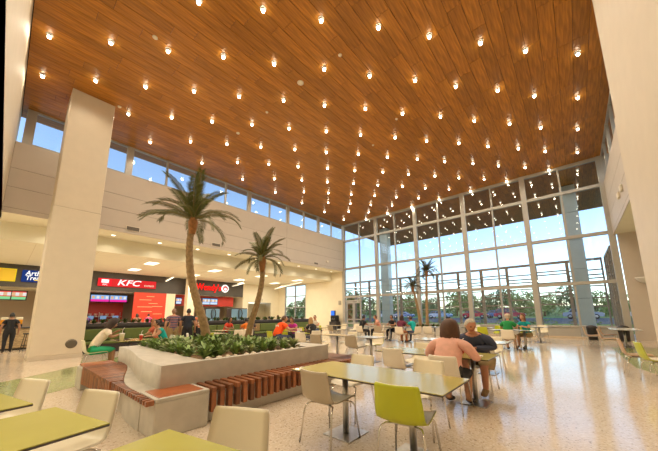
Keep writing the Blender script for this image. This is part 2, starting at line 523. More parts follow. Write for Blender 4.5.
# navy sign
k = thing('shop_sign', 'navy blue sign with white lettering partly hidden by the big column', 'sign', (XS, 1.7, 4.3))
MB().box(.02, .14, -1.1, 1.5, -.40, .40, bev=.015).build('sign_panel', emission('sign_navy', (.02, .05, .22), .9), k)
text('Arthur', .46, WHITE_S, (.15, -.42, .18), k, .02, .12, sx=.82)
text('Treacher\'s', .42, WHITE_S, (.15, -.18, -.14), k, .02, .12, sx=.82)
MB().tube([(.16, -.5, -.26), (.16, 0, -.30), (.16, .8, -.27), (.16, 1.2, -.2)], .035, 6).build('swoosh', emission('sign_yellow', (1, .62, .03), 1.1), k)
k = thing('shop_sign', 'yellow sign at the left edge of the dark band', 'sign', (XS, 0.0, 4.3))
MB().box(.02, .14, -.9, .35, -.42, .42, bev=.015).build('sign_panel', emission('sign_yellow2', (.9, .62, .02), 1.0), k)
MB().box(.14, .16, -.85, .30, -.37, .37).build('sign_face', mat('sign_face_y', (.8, .55, .03), .5), k)
# red channel letters + round disc
k = thing('shop_sign', 'red channel letters reading Wendy\'s beside a round white disc', 'sign', (XS, 13.4, 4.35))
t = text("Wendy's", .92, emission('letters_red', (1.0, .02, .015), 1.3), (.08, -.02, 0), k, .05, sx=.80)
t.data.transform(Matrix.Identity(4))
MB().box(.0, .04, -1.2, 1.2, -.07, .0).build('raceway', RED, k)
dm = MB().lathe([(0.40, 0), (0.42, .03), (0.40, .08), (.36, .085)], 24)
dm.xform(Matrix.Translation((.02, 1.72, 0)) @ Matrix.Rotation(PI/2, 4, 'Y')).build('disc', WHITE_S, k)
dm = MB().lathe([(0.26, .086), (0.27, .10), (.24, .105)], 20)
dm.xform(Matrix.Translation((.02, 1.72, 0)) @ Matrix.Rotation(PI/2, 4, 'Y')).build('disc_center', emission('disc_red', (.75, .10, .08), 1.0), k)
dm = MB().lathe([(0.15, .106), (0.15, .11), (.12, .112)], 16)
dm.xform(Matrix.Translation((.02, 1.72, -.06)) @ Matrix.Rotation(PI/2, 4, 'Y')).build('disc_core', WHITE_S, k)

# menu boards
def menu(y0, y1, z0, z1, n, cols, label, x=XS-2.0, group='lit menu boards over the counters'):
    k = thing('menu_board', label, 'menu board', (x, (y0+y1)/2, (z0+z1)/2), 0, group)
    w = (y1-y0)/n
    MB().box(-.1, 0, -(y1-y0)/2-.03, (y1-y0)/2+.03, -(z1-z0)/2-.03, (z1-z0)/2+.03, bev=.01).build('housing', BLACK, k)
    for i in range(n):
        a = -(y1-y0)/2+i*w+.03; b = a+w-.06
        c1, c2 = cols[i % len(cols)]
        zm = -(z1-z0)/2 + (z1-z0)*.36
        s = MB().box(0, .01, a, b, -(z1-z0)/2+.03, (z1-z0)/2-.03).build('screen', emission('scr_%.2f_%.2f' % (c1[0], c1[2]), c1, 1.1), k)
        MB().box(.01, .016, a, b, -(z1-z0)/2+.03, zm).build('price_strip', emission('scr_%.2f_%.2f' % (c2[0], c2[2]), c2, 1.0), s)
        for j in range(4):
            yy = a+(b-a)*(j+.5)/4
            MB().box(.01, .018, yy-.09, yy+.09, zm+.06, (z1-z0)/2-.1, bev=.01).build('dish_picture', emission('dish%d' % (j % 2), ((.9, .55, .3), (.95, .9, .85))[j % 2], .9), s)
MAG, SKYB = (.85, .03, .35), (.25, .45, .85)
menu(3.75, 4.5, 2.75, 3.35, 1, [(MAG, (.9, .5, .65))], 'small magenta menu screen at the left of the red shop')
menu(4.6, 7.1, 2.75, 3.35, 2, [(SKYB, MAG)], 'wide blue and magenta menu board over the red shop counter')
menu(11.9, 13.0, 2.65, 3.3, 1, [((.55, .1, .2), (.3, .5, .9))], 'red and blue menu screen behind the leaning palm trunk', XS-.6)
menu(13.1, 14.7, 2.65, 3.3, 2, [((.10, .35, .85), (.7, .8, .95))], 'bright blue menu screen under the red channel letters', XS-.6)
menu(-.4, 1.0, 2.7, 3.3, 2, [((.75, .06, .05), (.25, .7, .3))], 'red and green menu board at the far left edge', XS-.5)
menu(10.6, 11.1, 2.65, 3.25, 1, [((.2, .3, .75), (.7, .75, .95))], 'narrow blue menu screen beside the white pillar', XS-.6)
MB().box(XS-.9, XS-.7, 10.3, 11.4, 2.5, 3.55).build('wall_section', RED, sw)

# red shop interior
rw = struct(MB().box(XS-.15, XS+.0, 7.1, 9.55, 0, 3.55).build('wall_shop_red', mat('red_orange_wall', (0.62, 0.055, 0.025), .5, var=.05, scale=2)))
for i, (y, z, L) in enumerate(((7.5, 2.9, .9), (8.2, 2.6, .7), (7.4, 2.3, 1.1), (8.5, 2.35, .8), (7.7, 1.9, .8), (8.6, 1.7, .7), (8.0, 3.2, .6))):
    MB().box(XS, XS+.006, y, y+L, z, z+.05).build('text_line', mat('peach_print', (.85, .45, .25), .6), rw)
struct(MB().box(XS-3.2, XS-3.0, 3.7, 7.1, 0, 3.0).build('wall_shop_kitchen', RED))
struct(MB().box(XS-.9, XS-.75, 11.4, 16.6, 2.5, 3.5).build('wall_menu_red', RED))
def counter(x, y0, y1, label, body, h=1.05, d=.7):
    k = thing('service_counter', label, 'counter', (x, (y0+y1)/2, 0))
    L = (y1-y0)/2
    MB().box(-d/2, d/2, -L, L, 0.08, h, bev=.01).build('body', body, k)
    MB().box(-d/2+.05, d/2-.05, -L+.03, L-.03, 0, .08).build('plinth', BLACK, k)
    MB().box(-d/2-.05, d/2+.06, -L-.03, L+.03, h, h+.05, bev=.01).build('worktop', STEEL, k)
    n = max(2, int(2*L/1.2))
    for i in range(n):
        a = -L+2*L*i/n+.02; b = -L+2*L*(i+1)/n-.02
        MB().box(d/2, d/2+.02, a, b, .12, h-.05, bev=.006).build('front_panel', body, k)
    return k
counter(XS-1.0, 3.8, 7.0, 'dark red service counter under the blue menu board', mat('counter_red', (.25, .03, .02), .4))
counter(XS+.1, 11.6, 16.5, 'dark service counter under the red channel letters', mat('counter_brown', (.10, .06, .04), .4))
for i, (y, c) in enumerate(((4.6, 'white'), (5.4, 'grey'), (6.2, 'steel'))):
    k = thing('cash_register', ('point of sale terminal at the left end of the red shop counter', 'point of sale terminal in the middle of the red shop counter', 'point of sale terminal nearest the red wall')[i], 'register', (XS-1.0, y, 1.1), 0, 'registers on the red counter')
    MB().box(-.18, .18, -.18, .18, 0, .10, bev=.02).build('base', BLACK, k)
    MB().tube([(0, 0, .1), (0, 0, .26)], .03).build('stand', BLACK, k)
    MB().box(-.03, .02, -.2, .2, .22, .5, bev=.01).build('screen', emission('pos', (.4, .6, .9), .5), k)
# kitchen equipment boxes with cups on the shelf behind the counter
k = thing('back_shelf', 'steel shelf with kitchen gear on the red back wall', 'shelf', (XS-2.6, 5.4, 0))
for z in (1.0, 1.5):
    MB().box(-.25, .25, -1.5, 1.5, z, z+.04).build('shelf_board', STEEL, k)
for y in (-1.45, 0, 1.45):
    MB().box(-.02, .02, y-.02, y+.02, 0, 1.9).build('upright', STEEL, k)
BUCK = ('at the left end', 'second from the left', 'third from the left', 'third from the right', 'second from the right', 'at the right end')
for i in range(6):
    c = thing('paper_bucket', 'white and red food bucket on the steel kitchen shelf, %s' % BUCK[i], 'bucket', (XS-2.55, 4.4+.38*i, 1.54), 0, 'food buckets on the kitchen shelf')
    MB().lathe([(.09, 0), (.12, .22), (.125, .23), (.11, .23)], 12).build('cup', mat('bucket_white', (.8, .75, .7), .5), c)
    MB().lathe([(.107, .1), (.118, .17), (.112, .17)], 12).build('band', RED, c)

# two drink coolers with curved handles
for n, (y0, y1, z0, z1) in enumerate(((9.35, 10.4, .0, 2.08), (11.3, 12.7, 0, 2.08))):
    k = thing('drink_cooler', ('blue-fronted glass door cooler behind the hedge, by the leaning palm', 'wider blue-fronted cooler behind the hedge, left of the second palm')[n], 'cooler', (-20.0, (y0+y1)/2, 0))
    L = (y1-y0)/2
    MB().box(-.7, -.02, -L, L, 0, z1, bev=.02).build('body', DARK, k)
    for s in (-1, 1):
        a, b = (-L+.03, -.02) if s < 0 else (.02, L-.03)
        d = MB().box(-.02, .03, a, b, .2, z1-.08, bev=.01).build('door', mat('cooler_blue', (.24, .42, .60), .25), k)
        MB().tube([(.03, s*.06, 1.3), (.10, s*.12, 1.4), (.12, s*.17, 1.65), (.10, s*.12, 1.9), (.03, s*.06, 2.0)], .03, 8).build('handle', BLACK, d)

# left stone counter with juice
k = counter(-20.9, -2.5, 1.35, 'stone clad counter with dark top behind the big column', mat('stone_clad', (.42, .31, .17), .8, var=.5, scale=9, bump=.6, stretch=(1, 1, 3)), 1.0, .8)
for ch in k.children:
    if ch.name.startswith('worktop'): ch.data.materials[0] = DARK
for i, y in enumerate((.15, .62)):
    j = thing('juice_dispenser', ('orange juice dispenser at the left edge on the stone counter', 'orange juice dispenser nearest the column on the stone counter')[i], 'dispenser', (-20.9, y, 1.05))
    MB().box(-.15, .15, -.13, .13, 0, .14, bev=.02).build('base', BLACK, j)
    MB().box(-.14, .14, -.12, .12, .14, .36, bev=.02).build('juice', mat('juice', (.75, .32, .02), .2), j)
    MB().box(-.14, .14, -.12, .12, .36, .48, bev=.02).build('tank', mat('tank', (.8, .75, .6), .2), j)
    MB().tube([(.15, 0, .16), (.2, 0, .16), (.2, 0, .12)], .012).build('tap', STEEL, j)
k = thing('bar_stool', 'black bar stool standing at the stone counter by the column', 'stool', (-19.6, .95, 0))
MB().lathe([(.16, .74), (.18, .76), (.18, .79), (.15, .80)], 16).build('seat', BLACK, k)
for a in range(4):
    q = a*PI/2+.4
    MB().tube([(.12*math.cos(q), .12*math.sin(q), .74), (.22*math.cos(q), .22*math.sin(q), 0)], .014).build('leg', BLACK, k)
MB().tube([(.18*math.cos(q), .18*math.sin(q), .25) for q in [x*PI/8 for x in range(17)]], .01, 6).build('footrest', BLACK, k)
# shop ceiling for backs
struct(MB().box(XS-4.2, XS-.25, -6, 18, 3.55, 3.6).build('ceiling_shop', SOFFIT))

# ================================================================== LAMPS
def spot(parent, w, z, cone=150, blend=.6, r=.05, col=LAMP):
    L = bpy.data.lights.new('lamp_light', 'SPOT'); L.energy = w; L.color = col
    L.spot_size = math.radians(cone); L.spot_blend = blend; L.shadow_soft_size = r
    o = bpy.data.objects.new('lamp_light', L); COL.objects.link(o); o.parent = parent; o.location = (0, 0, z)
    return o
def downlight(label, group, lens, sc=1.0, w=None, name='ceiling_downlight'):
    k = thing(name, label, 'light', (0, 0, 0), 0, group)
    MB().lathe([(.13*sc, 0), (.13*sc, -.015), (.10*sc, -.02), (.085*sc, -.005)], 16).build('trim_ring', RING, k)
    MB().lathe([(.045*sc, -.004), (.045*sc, -.06*sc), (.065*sc, -.07*sc), (.065*sc, -.09*sc), (.06*sc, -.091*sc)], 12).build('canister', RING, k)
    MB().lathe([(.062*sc, -.092*sc), (.072*sc, -.13*sc), (.055*sc, -.18*sc), (.008, -.20*sc)], 12).build('lens', lens, k)
    if w: spot(k, w, -.23*sc)
    return k
P0 = downlight('small glowing downlight hanging from the wood plank ceiling of the hall', 'downlights in the plank ceiling', BULB, .75, SPOT_W)
P1 = downlight('small glowing downlight under the outdoor canopy beyond the glass', 'downlights under the outdoor canopy', BULB_OUT, .75, 45.0)
used = [0, 0]
for kk in range(0, 25):
    y = -0.07+1.382*kk
    if abs(y-YW) < .25: continue
    base = -12.33 if kk % 2 == 0 else -11.07
    xs = sorted(base+2.4*n for n in range(-5, 8))
    xs = [x for x in xs if XL+1.9 < x < XR-1.9]
    if kk % 2: xs = [XL+1.35]+[x for x in xs if x > XL+2.4]+[1.1]
    else: xs = xs if any(abs(x+.4) < .3 for x in xs) else xs+[-.38]
    for nx_, x in enumerate(sorted(xs)):
        out = y > YW
        if out and kk % 2 == 0: pass
        src = P1 if out else P0
        o = src if used[out] == 0 else copy_tree(src)
        used[out] = 1
        o.location = (x, y, ZC)
        if out: o['label'] = 'downlight under the outdoor canopy, %s row beyond the glass, %s from the left' % (ORD[kk-17], ORD[nx_])
        else: o['label'] = 'glowing downlight in the plank ceiling, %s row from the glass wall, %s from the left' % (ORD[16-kk], ORD[nx_])
# small ceiling devices
SMK = mat('device_white', (.75, .68, .55), .5)
for i, (x, y, r) in enumerate(((-7.48, 6.73, .13), (-5.48, 6.83, .07), (-12.27, 6.79, .09), (-9.89, 6.85, .06), (-9.79, 2.24, .08), (-14.58, 2.32, .07), (-5.57, 11.23, .05), (-7.58, 12.27, .06))):
    o = MB().lathe([(r, 0), (r, -.02), (r*.7, -.045), (r*.3, -.05)], 14).build('smoke_detector', SMK)
    o.location = (x, y, ZC)
    tag(o, ('small white disc detector on the plank ceiling, %s from the left of the eight' % ORD[(4, 5, 2, 3, 1, 0, 7, 6)[i]]) if i else 'largest white disc detector on the plank ceiling', 'detector', 'detectors on the plank ceiling')
# strip downlights
P2 = thing('soffit_downlight', 'round recessed downlight in the cream strip below the left wall', 'light', (0, 0, 0), 0, 'downlights in the cream strip')
MB().lathe([(.14, 0), (.14, -.012), (.11, -.012), (.10, -.004)], 16).build('trim_ring', RING, P2)
MB().lathe([(.098, -.003), (.09, -.006), (.05, -.006)], 16).build('lens', emission('strip_lens', (1, .85, .6), 6), P2)
spot(P2, 45, -.05, 140, .7)
for i in range(10):
    o = P2 if i == 0 else copy_tree(P2)
    o.location = (-18.75, 1.2+2.25*i, ZF)
    o['label'] = 'round recessed downlight in the cream strip below the left wall, %s from the left' % ORD[i]
# food court ceiling panels (these light the court)
P3 = thing('ceiling_light', 'recessed rectangular light panel in the food court ceiling', 'light', (0, 0, 0), 0, 'light panels in the food court ceiling')
MB().box(-.65, .65, -.35, .35, -.012, 0, bev=.004).build('frame', RING, P3)
MB().box(-.6, .6, -.3, .3, -.02, -.012).build('diffuser', COVE, P3)
L = bpy.data.lights.new('lamp_light', 'AREA'); L.energy = COURT_W; L.color = (1, .88, .68); L.shape = 'RECTANGLE'; L.size = 1.2; L.size_y = .6
o = bpy.data.objects.new('lamp_light', L); COL.objects.link(o); o.parent = P3; o.location = (0, 0, -.03)
first = True
for x in (-21.6, -25.4):
    for i in range(5):
        o = P3 if first else copy_tree(P3)
        first = False
        o.location = (x, 1.8+4.4*i, ZL)
        o['label'] = 'rectangular light panel in the food court ceiling, %s from the left, %s row' % (ORD[i], 'nearer' if x > -23 else 'farther')
for i in range(5):
    o = copy_tree(P3); o.location = (-24+5*i, -3.2, ZF)
    o['label'] = 'rectangular light panel in the low ceiling behind the camera, %s from the shops' % ORD[i]
# linear pendants near the shop signs
for i, (x0, y0, x1, y1) in enumerate(((-28.0, 9.3, -24.6, 8.7), (-28.0, 15.8, -24.5, 15.1), (-27.5, 21.0, -19.9, 18.4), (-28.0, 3.6, -25.5, 3.5))):
    k = thing('linear_pendant', ('slim white bar lamp beside the red rectangular sign', 'slim white bar lamp above the round disc of the channel letter sign', 'long white bar lamp hung before the tall blue window', 'slim white bar lamp just right of the big column')[i], 'light', ((x0+x1)/2, (y0+y1)/2, ZL-.42), math.atan2(y1-y0, x1-x0), 'bar lamps under the court ceiling')
    L = math.hypot(x1-x0, y1-y0)/2
    MB().box(-L, L, -.07, .07, 0, .1, bev=.02).build('housing', SMK, k)
    MB().box(-L+.05, L-.05, -.05, .05, -.008, 0).build('diffuser', COVE, k)
    for s in (-.8, .8): MB().tube([(s*L, 0, .1), (s*L, 0, .42)], .008, 6).build('rod', STEEL, k)
# wall vents
for i, (y0, y1, z0, z1) in enumerate(((3.75, 4.38, 6.05, 6.3), (8.4, 9.0, 6.03, 6.27), (17.9, 18.45, 6.05, 6.28))):
    k = thing('wall_vent', ('grey louvred vent on the left wall beside the big column', 'grey louvred vent on the left wall between the two palms', 'grey louvred vent on the left wall near the glass corner')[i], 'vent', (XL, (y0+y1)/2, (z0+z1)/2), 0, 'vents on the left wall')
    w = (y1-y0)/2; h = (z1-z0)/2
    MB().box(0, .02, -w, w, -h, h, bev=.005).build('frame', SMK, k)
    MB().box(.02, .024, -w+.03, w-.03, -h+.03, h-.03).build('duct', DARK, k)
    for j in range(5):
        z = -h+.04+(2*h-.08)*j/4
        MB().box(.02, .035, -w+.03, w-.03, z-.012, z+.012).build('louvre', mat('louvre', (.20, .17, .14), .6), k)
for i, (y, z) in enumerate(((19.7, 6.55),)):
    o = MB().box(0, .08, -.18, .18, -.1, .1, bev=.02).build('alarm_strobe', SMK); o.location = (XL, y, z)
    tag(o, 'small white alarm strobe on the left wall near the corner', 'alarm')
for i, (y, z) in enumerate(((17.6, 6.75), (16.6, 6.75))):
    o = MB().box(-.1, 0, -.16, .16, -.14, .14, bev=.03).build('wall_speaker', SMK); o.location = (XR, y, z)
    tag(o, ('small white speaker on the right wall nearer the glass', 'small white bracket speaker on the right wall nearer the camera')[i], 'speaker')
# column
k = thing('structural_column', 'massive plain cream column rising to the plank ceiling', 'column', (-15.4, 1.5, 0))
MB().box(-.7, .7, -.71, .71, .14, 5.72, bev=.012).build('lower_shaft', WHITE_WALL, k)
MB().box(-.69, .69, -.70, .70, 5.735, ZC-.001, bev=.012).build('upper_shaft', WHITE_WALL, k)
MB().box(-.69, .69, -.70, .70, 5.72, 5.735).build('joint', mat('joint_dark', (.45, .38, .28), .8), k)
MB().box(-.715, .715, -.725, .725, 0, .14, bev=.006).build('base_trim', mat('col_base', (.55, .48, .38), .5), k)
d = MB().lathe([(.17, 0), (.17, .01), (.13, .02), (.05, .022)], 20)
d.xform(Matrix.Translation((.70, .36, .52)) @ Matrix.Rotation(PI/2, 4, 'Y')).build('floor_plate', mat('bronze', (.16, .14, .11), .4, metal=.6), k)
# ================================================================== OUTSIDE
ASPH = mat('asphalt', (0.13, 0.13, 0.14), .9, var=.2, scale=4)
PAVE = mat('paving', (0.52, 0.50, 0.46), .8, var=.1, scale=2)
GRASS = mat('lawn', (0.25, 0.36, 0.10), .9, var=.35, scale=3)
struct(MB().box(-60, 40, YW+.12, 28.5, -.25, -.02).build('ground_walk', PAVE))
g = MB(); g.add([(-140, 28.5, -.03), (120, 28.5, -.03), (120, 31.5, .55), (-140, 31.5, .55)], [(0, 1, 2, 3)])
struct(g.build('ground_verge', GRASS))
g = MB(); g.add([(-140, 31.5, .55), (120, 31.5, .55), (120, 62, .6), (-140, 62, .6)], [(0, 1, 2, 3)])
struct(g.build('ground_parking', ASPH))
g = MB(); g.add([(-300, 62, .6), (300, 62, .6), (300, 90, 1.6), (-300, 90, 1.6), (300, 140, 4.0), (-300, 140, 4.0)], [(0, 1, 2, 3), (3, 2, 4, 5)])
struct(g.build('ground_lawn', GRASS))
g = MB(); g.add([(-140, -40, -.05), (-33.2, -40, -.05), (-33.2, 31.5, -.05), (-140, 31.5, -.05)], [(0, 1, 2, 3)])
struct(g.build('ground_side', PAVE))
# canopy columns
CLAD = mat('column_cladding', (.46, .56, .60), .35, metal=.3, var=.05, scale=2)
for i, x in enumerate((-15.1, .45)):
    k = thing('canopy_column', ('tall blue-grey clad column outside, behind the entrance doors bay', 'tall blue-grey clad column outside, in the bay nearest the right wall')[i], 'column', (x, 26.2, 0))
    MB().box(-.5, .5, -.4, .4, 0, .4, bev=.02).build('base', PAVE, k)
    for j in range(5):
        MB().box(-.46, .46, -.36, .36, .4+2.07*j, .4+2.07*(j+1)-.02, bev=.015).build('cladding_panel', CLAD, k)
    MB().box(-.4, .4, -.3, .3, .3, ZC).build('core', DARK, k)
# slatted screens
SCR = mat('screen_brown', (.30, .23, .17), .6, var=.1, scale=4)
def screen(label, x0, x1, y, n, ret=False):
    k = thing('slat_screen', label, 'screen', (x0, y, -.02), 0, 'slatted screens outside the glass')
    L = x1-x0
    def put(nm, a, b, d0, d1, z0, z1):
        if ret: MB().box(d0, d1, -b, -a, z0, z1, bev=.006).build(nm, SCR, k)
        else: MB().box(a, b, d0, d1, z0, z1, bev=.006).build(nm, SCR, k)
    put('beam', 0, L, -.08, .08, 5.22, 5.40)
    for i in range(n+1):
        a = L*i/n
        put('post', max(0, a-.1), min(L, a+.1), -.09, .09, 0, 5.22)
    for i in range(n):
        a, b = L*i/n+.1, L*(i+1)/n-.1
        zz = (4.62, 4.38, 3.75, 3.0, 2.75, 2.1) if i % 2 == 0 else (4.5, 4.15, 3.9, 3.35, 2.5, 1.9)
        for z in zz: put('slat', a, b, -.04, .04, z, z+.09)
for i in range(6):
    x0 = -21.9+3.95*i
    screen(('brown slatted timber screen at the far left beyond the doors', 'brown slatted screen beyond the glass, second from the left corner', 'brown slatted screen seen behind the two far palms', 'brown slatted screen beyond the glass, right of the far palms', 'brown slatted screen beyond the glass, behind the seated couple', 'brown slatted screen beyond the glass next to the right corner return')[i], x0, x0+3.93, 27.2, 2)
screen('brown slatted return screen running back to the building at the right', 1.95, 1.95+4.4, 27.1, 3, ret=True)

# trees
def leaf_cloud(mb, c, r, n, s, sq=(1, 1, 1)):
    for _ in range(n):
        while True:
            q = Vector((random.uniform(-1, 1), random.uniform(-1, 1), random.uniform(-1, 1)))
            if .35 < q.length < 1: break
        q = q.normalized()*(q.length**.4)
        p = Vector(c)+Vector((q.x*r*sq[0], q.y*r*sq[1], q.z*r*sq[2]))
        a = Vector((random.gauss(0, 1), random.gauss(0, 1), random.gauss(0, 1))).normalized()
        b = a.orthogonal().normalized()
        w = s*random.uniform(.6, 1.3)
        mb.add([p-a*w, p+b*w*.5, p+a*w, p-b*w*.5], [(0, 1, 2, 3)])
TREE_M = [mat('tree_leaf_%d' % i, c, .7, var=.4, scale=1.0, rnd=.4) for i, c in enumerate(((.16, .25, .07), (.22, .32, .10), (.10, .17, .07)))]
BARK = mat('bark', (.16, .11, .07), .9, var=.3, scale=8)
tree_spots = []
for i in range(24):
    tree_spots.append((-78+4.6*i+random.uniform(-.8, .8), 69+random.uniform(-3, 6)+(3 if i % 2 else 0), random.uniform(4.6, 6.6)))
tree_spots.append((-33, 34, 4.8)); tree_spots.append((-24.0, 33.5, 4.6))
for i, (x, y, h) in enumerate(tree_spots):
    zb = .5 if y < 62 else .6+(y-62)*.035
    k = thing('tree', ('leafy tree in the line beyond the parked cars, %s from the left' % ORD[i]) if i < 24 else ('young tree just outside, left of the entrance doors', 'young tree just outside, seen through the entrance doors')[i-24], 'tree', (x, y, zb-.05), 0, 'trees beyond the glass')
    MB().tube([(0, 0, 0), (.08, .05, h*.3), (-.05, 0, h*.6)], [.16, .12, .06], 7).build('trunk', BARK, k)
    mb = MB()
    for j in range(9):
        a = random.random()*6.28; rr = h*random.uniform(.15, .38)
        leaf_cloud(mb, (rr*math.cos(a)*1.15, rr*math.sin(a), h*(.18+.54*j/8)), h*.28, 190, h*.045)
    mb.build('crown', TREE_M[i % 3], k)
# hedge row in front of the parking lot
for i in range(15):
    x = -32+2.7*i
    k = thing('hedge_shrub', 'low clipped green shrub in the verge outside, shrub %s along the glass' % ('one two three four five six seven eight nine ten eleven twelve thirteen fourteen fifteen'.split()[i]+' from the left'), 'shrub', (x, 30.2, .28), 0, 'shrubs in the verge')
    mb = MB(); leaf_cloud(mb, (0, 0, .38), .5, 160, .09, (2.0, .8, .75)); mb.build('foliage', TREE_M[i % 2], k)
    MB().tube([(0, 0, 0), (0, 0, .4)], .04, 6).build('stem', BARK, k)
# cars
def car(label, x, y, rz, col, suv=False):
    k = thing('parked_car', label, 'car', (x, y, .60), rz, 'cars parked beyond the glass')
    m = mat('car_'+'_'.join('%d' % (c*100) for c in col), col, .25, coat=.6, spec=.5)
    gl = mat('car_glass', (.03, .04, .05), .08)
    h = 1.72 if suv else 1.45; hw = .88
    prof = [(-2.2, .35), (-2.25, .75), (-2.1, .92), (-1.0, 1.0), (1.2, 1.0), (2.05, .9), (2.25, .7), (2.2, .35)]
    n = len(prof)
    mb = MB()
    vs = [(px, -hw, pz) for px, pz in prof]+[(px, hw, pz) for px, pz in prof]
    mb.add(vs, [tuple(range(n)), tuple(range(n, 2*n))[::-1]]+[(i, n+i, n+(i+1) % n, (i+1) % n) for i in range(n)])
    mb.build('body', m, k)
    rb = -2.0 if suv else -1.55
    mb = MB(); b0 = [(rb, 1.0), (rb+.35, h-.05), (.35, h-.05), (1.1, 1.0)]
    vs = [(px, -hw*.95 if pz < 1.1 else -hw*.78, pz) for px, pz in b0]+[(px, hw*.95 if pz < 1.1 else hw*.78, pz) for px, pz in b0]
    mb.add(vs, [(0, 1, 2, 3), (7, 6, 5, 4)]+[(i, 4+i, 4+(i+1) % 4, (i+1) % 4) for i in range(4)])
    mb.build('windows', gl, k)
    MB().box(rb+.33, .38, -hw*.78, hw*.78, h-.06, h, bev=.03).build('roof', m, k)
    for px in (rb+.02, -.45, 1.08):
        mb = MB()
        for s in (-1, 1):
            top = {rb+.02: rb+.35, -.45: -.45, 1.08: .35}[px]
            mb.tube([(px, s*hw*.955, 1.0), (top, s*hw*.79, h-.04)], .045, 6)
        mb.build('roof_pillar', m, k)
    for px in (-1.4, 1.4):
        for s in (-1, 1):
            wv = MB().lathe([(.20, -.1), (.33, -.1), (.33, .1), (.20, .1)], 16)
            wv.xform(Matrix.Translation((px, s*(hw-.08), .33)) @ Matrix.Rotation(PI/2, 4, 'X'))
            wo = wv.build('wheel', BLACK, k)
            MB().lathe([(.19, -.105), (.19, .105), (.1, .11)], 12).xform(Matrix.Translation((px, s*(hw-.08), .33)) @ Matrix.Rotation(PI/2, 4, 'X')).build('hubcap', STEEL, wo)
    for s in (-1, 1):
        MB().box(2.16, 2.27, s*.6-.18, s*.6+.18, .62, .78, bev=.03).build('headlight', mat('headlamp', (.8, .8, .8), .1), k)
        MB().box(-2.27, -2.17, s*.66-.13, s*.66+.13, .66, .86, bev=.03).build('tail_light', mat('taillamp', (.5, .02, .02), .2), k)
RC, BC, SCAR, WC = (.45, .02, .05), (.10, .20, .42), (.30, .36, .45), (.6, .62, .66)
car('bright red car beyond the bay right of the blue-shirted man', -14.6, 57.0, .1, RC)
car('dark red estate car beyond the green-shirted man', -8.6, 55.0, .05, (.38, .02, .07), True)
car('blue car parked just left of the dark red estate', -11.2, 60.0, 0, BC)
car('blue car parked beyond the two far palms', -28.5, 56.0, .1, BC)
car('silver-blue tall car parked left of the far palms', -33.5, 57.5, 0, SCAR, True)
car('light blue car parked right of the far palms', -20.5, 55.5, 0, (.28, .42, .62))
car('white car parked beyond the entrance doors', -41.0, 56.0, .1, WC)
car('blue-grey car parked behind the right canopy column', .6, 54.0, 0, SCAR)
car('pale car at the far right beyond the return screen', 7.6, 56.0, 0, WC)

# ================================================================== PLANTER
pl = thing('concrete_planter', 'large angular concrete planter with wide pale rim in the hall', 'planter', (-6.4, 3.4, 0))
ox, oy = -6.4, 3.4
def rel(p): return (p[0]-ox, p[1]-oy)
def scurve(n=14, y0=1.88, y1=1.58, xa=-8.4, xb=-4.62):
    out = []
    for i in range(n+1):
        t = i/n; x = xa+(xb-xa)*t
        u = min(1, max(0, (t-.12)/.75)); u = u*u*(3-2*u)
        out.append((x, y0+(y1-y0)*u))
    return out
top_edge = scurve(14, 1.92, 1.58)
bot_edge = scurve(14, 1.92, 1.36, -8.4, -4.62)
yb_ = 5.15
outer_t = top_edge+[(-4.62, yb_), (-8.4, yb_)]
outer_b = bot_edge+[(-4.62, yb_), (-8.4, yb_)]
inner = [(-8.15, 2.3)]+[(-8.15+(3.4)*i/13, 2.3-.1*i/13) for i in range(1, 14)]+[(-4.75, 2.2)]+[(-4.75, 4.55), (-8.15, 4.55)]
n = len(outer_t)
mb = MB()
rt = [(*rel(p), .80) for p in outer_t]; rbm = [(*rel(p), .46) for p in outer_t]; r0 = [(*rel(p), 0.0) for p in outer_t]
it = [(*rel(p), .80) for p in inner]; ib = [(*rel(p), .60) for p in inner]
mb.add(rt+rbm+r0+it+ib, [])
N = n
for i in range(n):
    j = (i+1) % n
    for a, b in ((1, 0), (2, 1)):
        mb.f.append((a*N+i, a*N+j, b*N+j, b*N+i)); mb.m.append(0); mb.sm.append(i < 14)
    mb.f.append((i, j, 3*N+j, 3*N+i)); mb.m.append(0); mb.sm.append(False)
    mb.f.append((3*N+i, 3*N+j, 4*N+j, 4*N+i)); mb.m.append(0); mb.sm.append(False)
mb.f.append(tuple(2*N+i for i in range(n))[::-1]); mb.m.append(0); mb.sm.append(False)
mb.build('basin', CONC, pl)
MB().prism([rel(p) for p in bot_edge]+[rel((p[0], p[1]+.002)) for p in top_edge[::-1]], 0, .472).build('ledge', CONC, pl)
mb = MB()
nx, ny = 24, 18
vs = []
for i in range(nx+1):
    for j in range(ny+1):
        x = -8.14+3.38*i/nx; y = 2.22+2.32*j/ny
        vs.append((*rel((x, y)), .73+random.uniform(-.02, .03)))
mb.add(vs, [(i*(ny+1)+j, (i+1)*(ny+1)+j, (i+1)*(ny+1)+j+1, i*(ny+1)+j+1) for i in range(nx) for j in range(ny)])
mb.build('mulch', SOIL, pl)
# end block with inlaid wood seat
bk = thing('concrete_seat_block', 'concrete corner block with inlaid red wood seat beside the planter', 'bench', (-4.42, 1.65, 0))
MB().box(-.31, .32, -.28, .40, 0, .44, bev=.012).build('block', CONC, bk)
MB().box(-.31, .32, -.28, -.23, .44, .48, bev=.004).build('block_rim', CONC, bk)
MB().box(-.31, .32, .34, .40, .44, .48, bev=.004).build('block_rim', CONC, bk)
MB().box(.26, .32, -.23, .34, .44, .48, bev=.004).build('block_rim', CONC, bk)
MB().box(-.31, -.25, -.23, .34, .44, .48, bev=.004).build('block_rim', CONC, bk)
MB().box(-.25, .26, -.23, .34, .44, .487, bev=.004).build('seat_board', WOOD_S, bk)
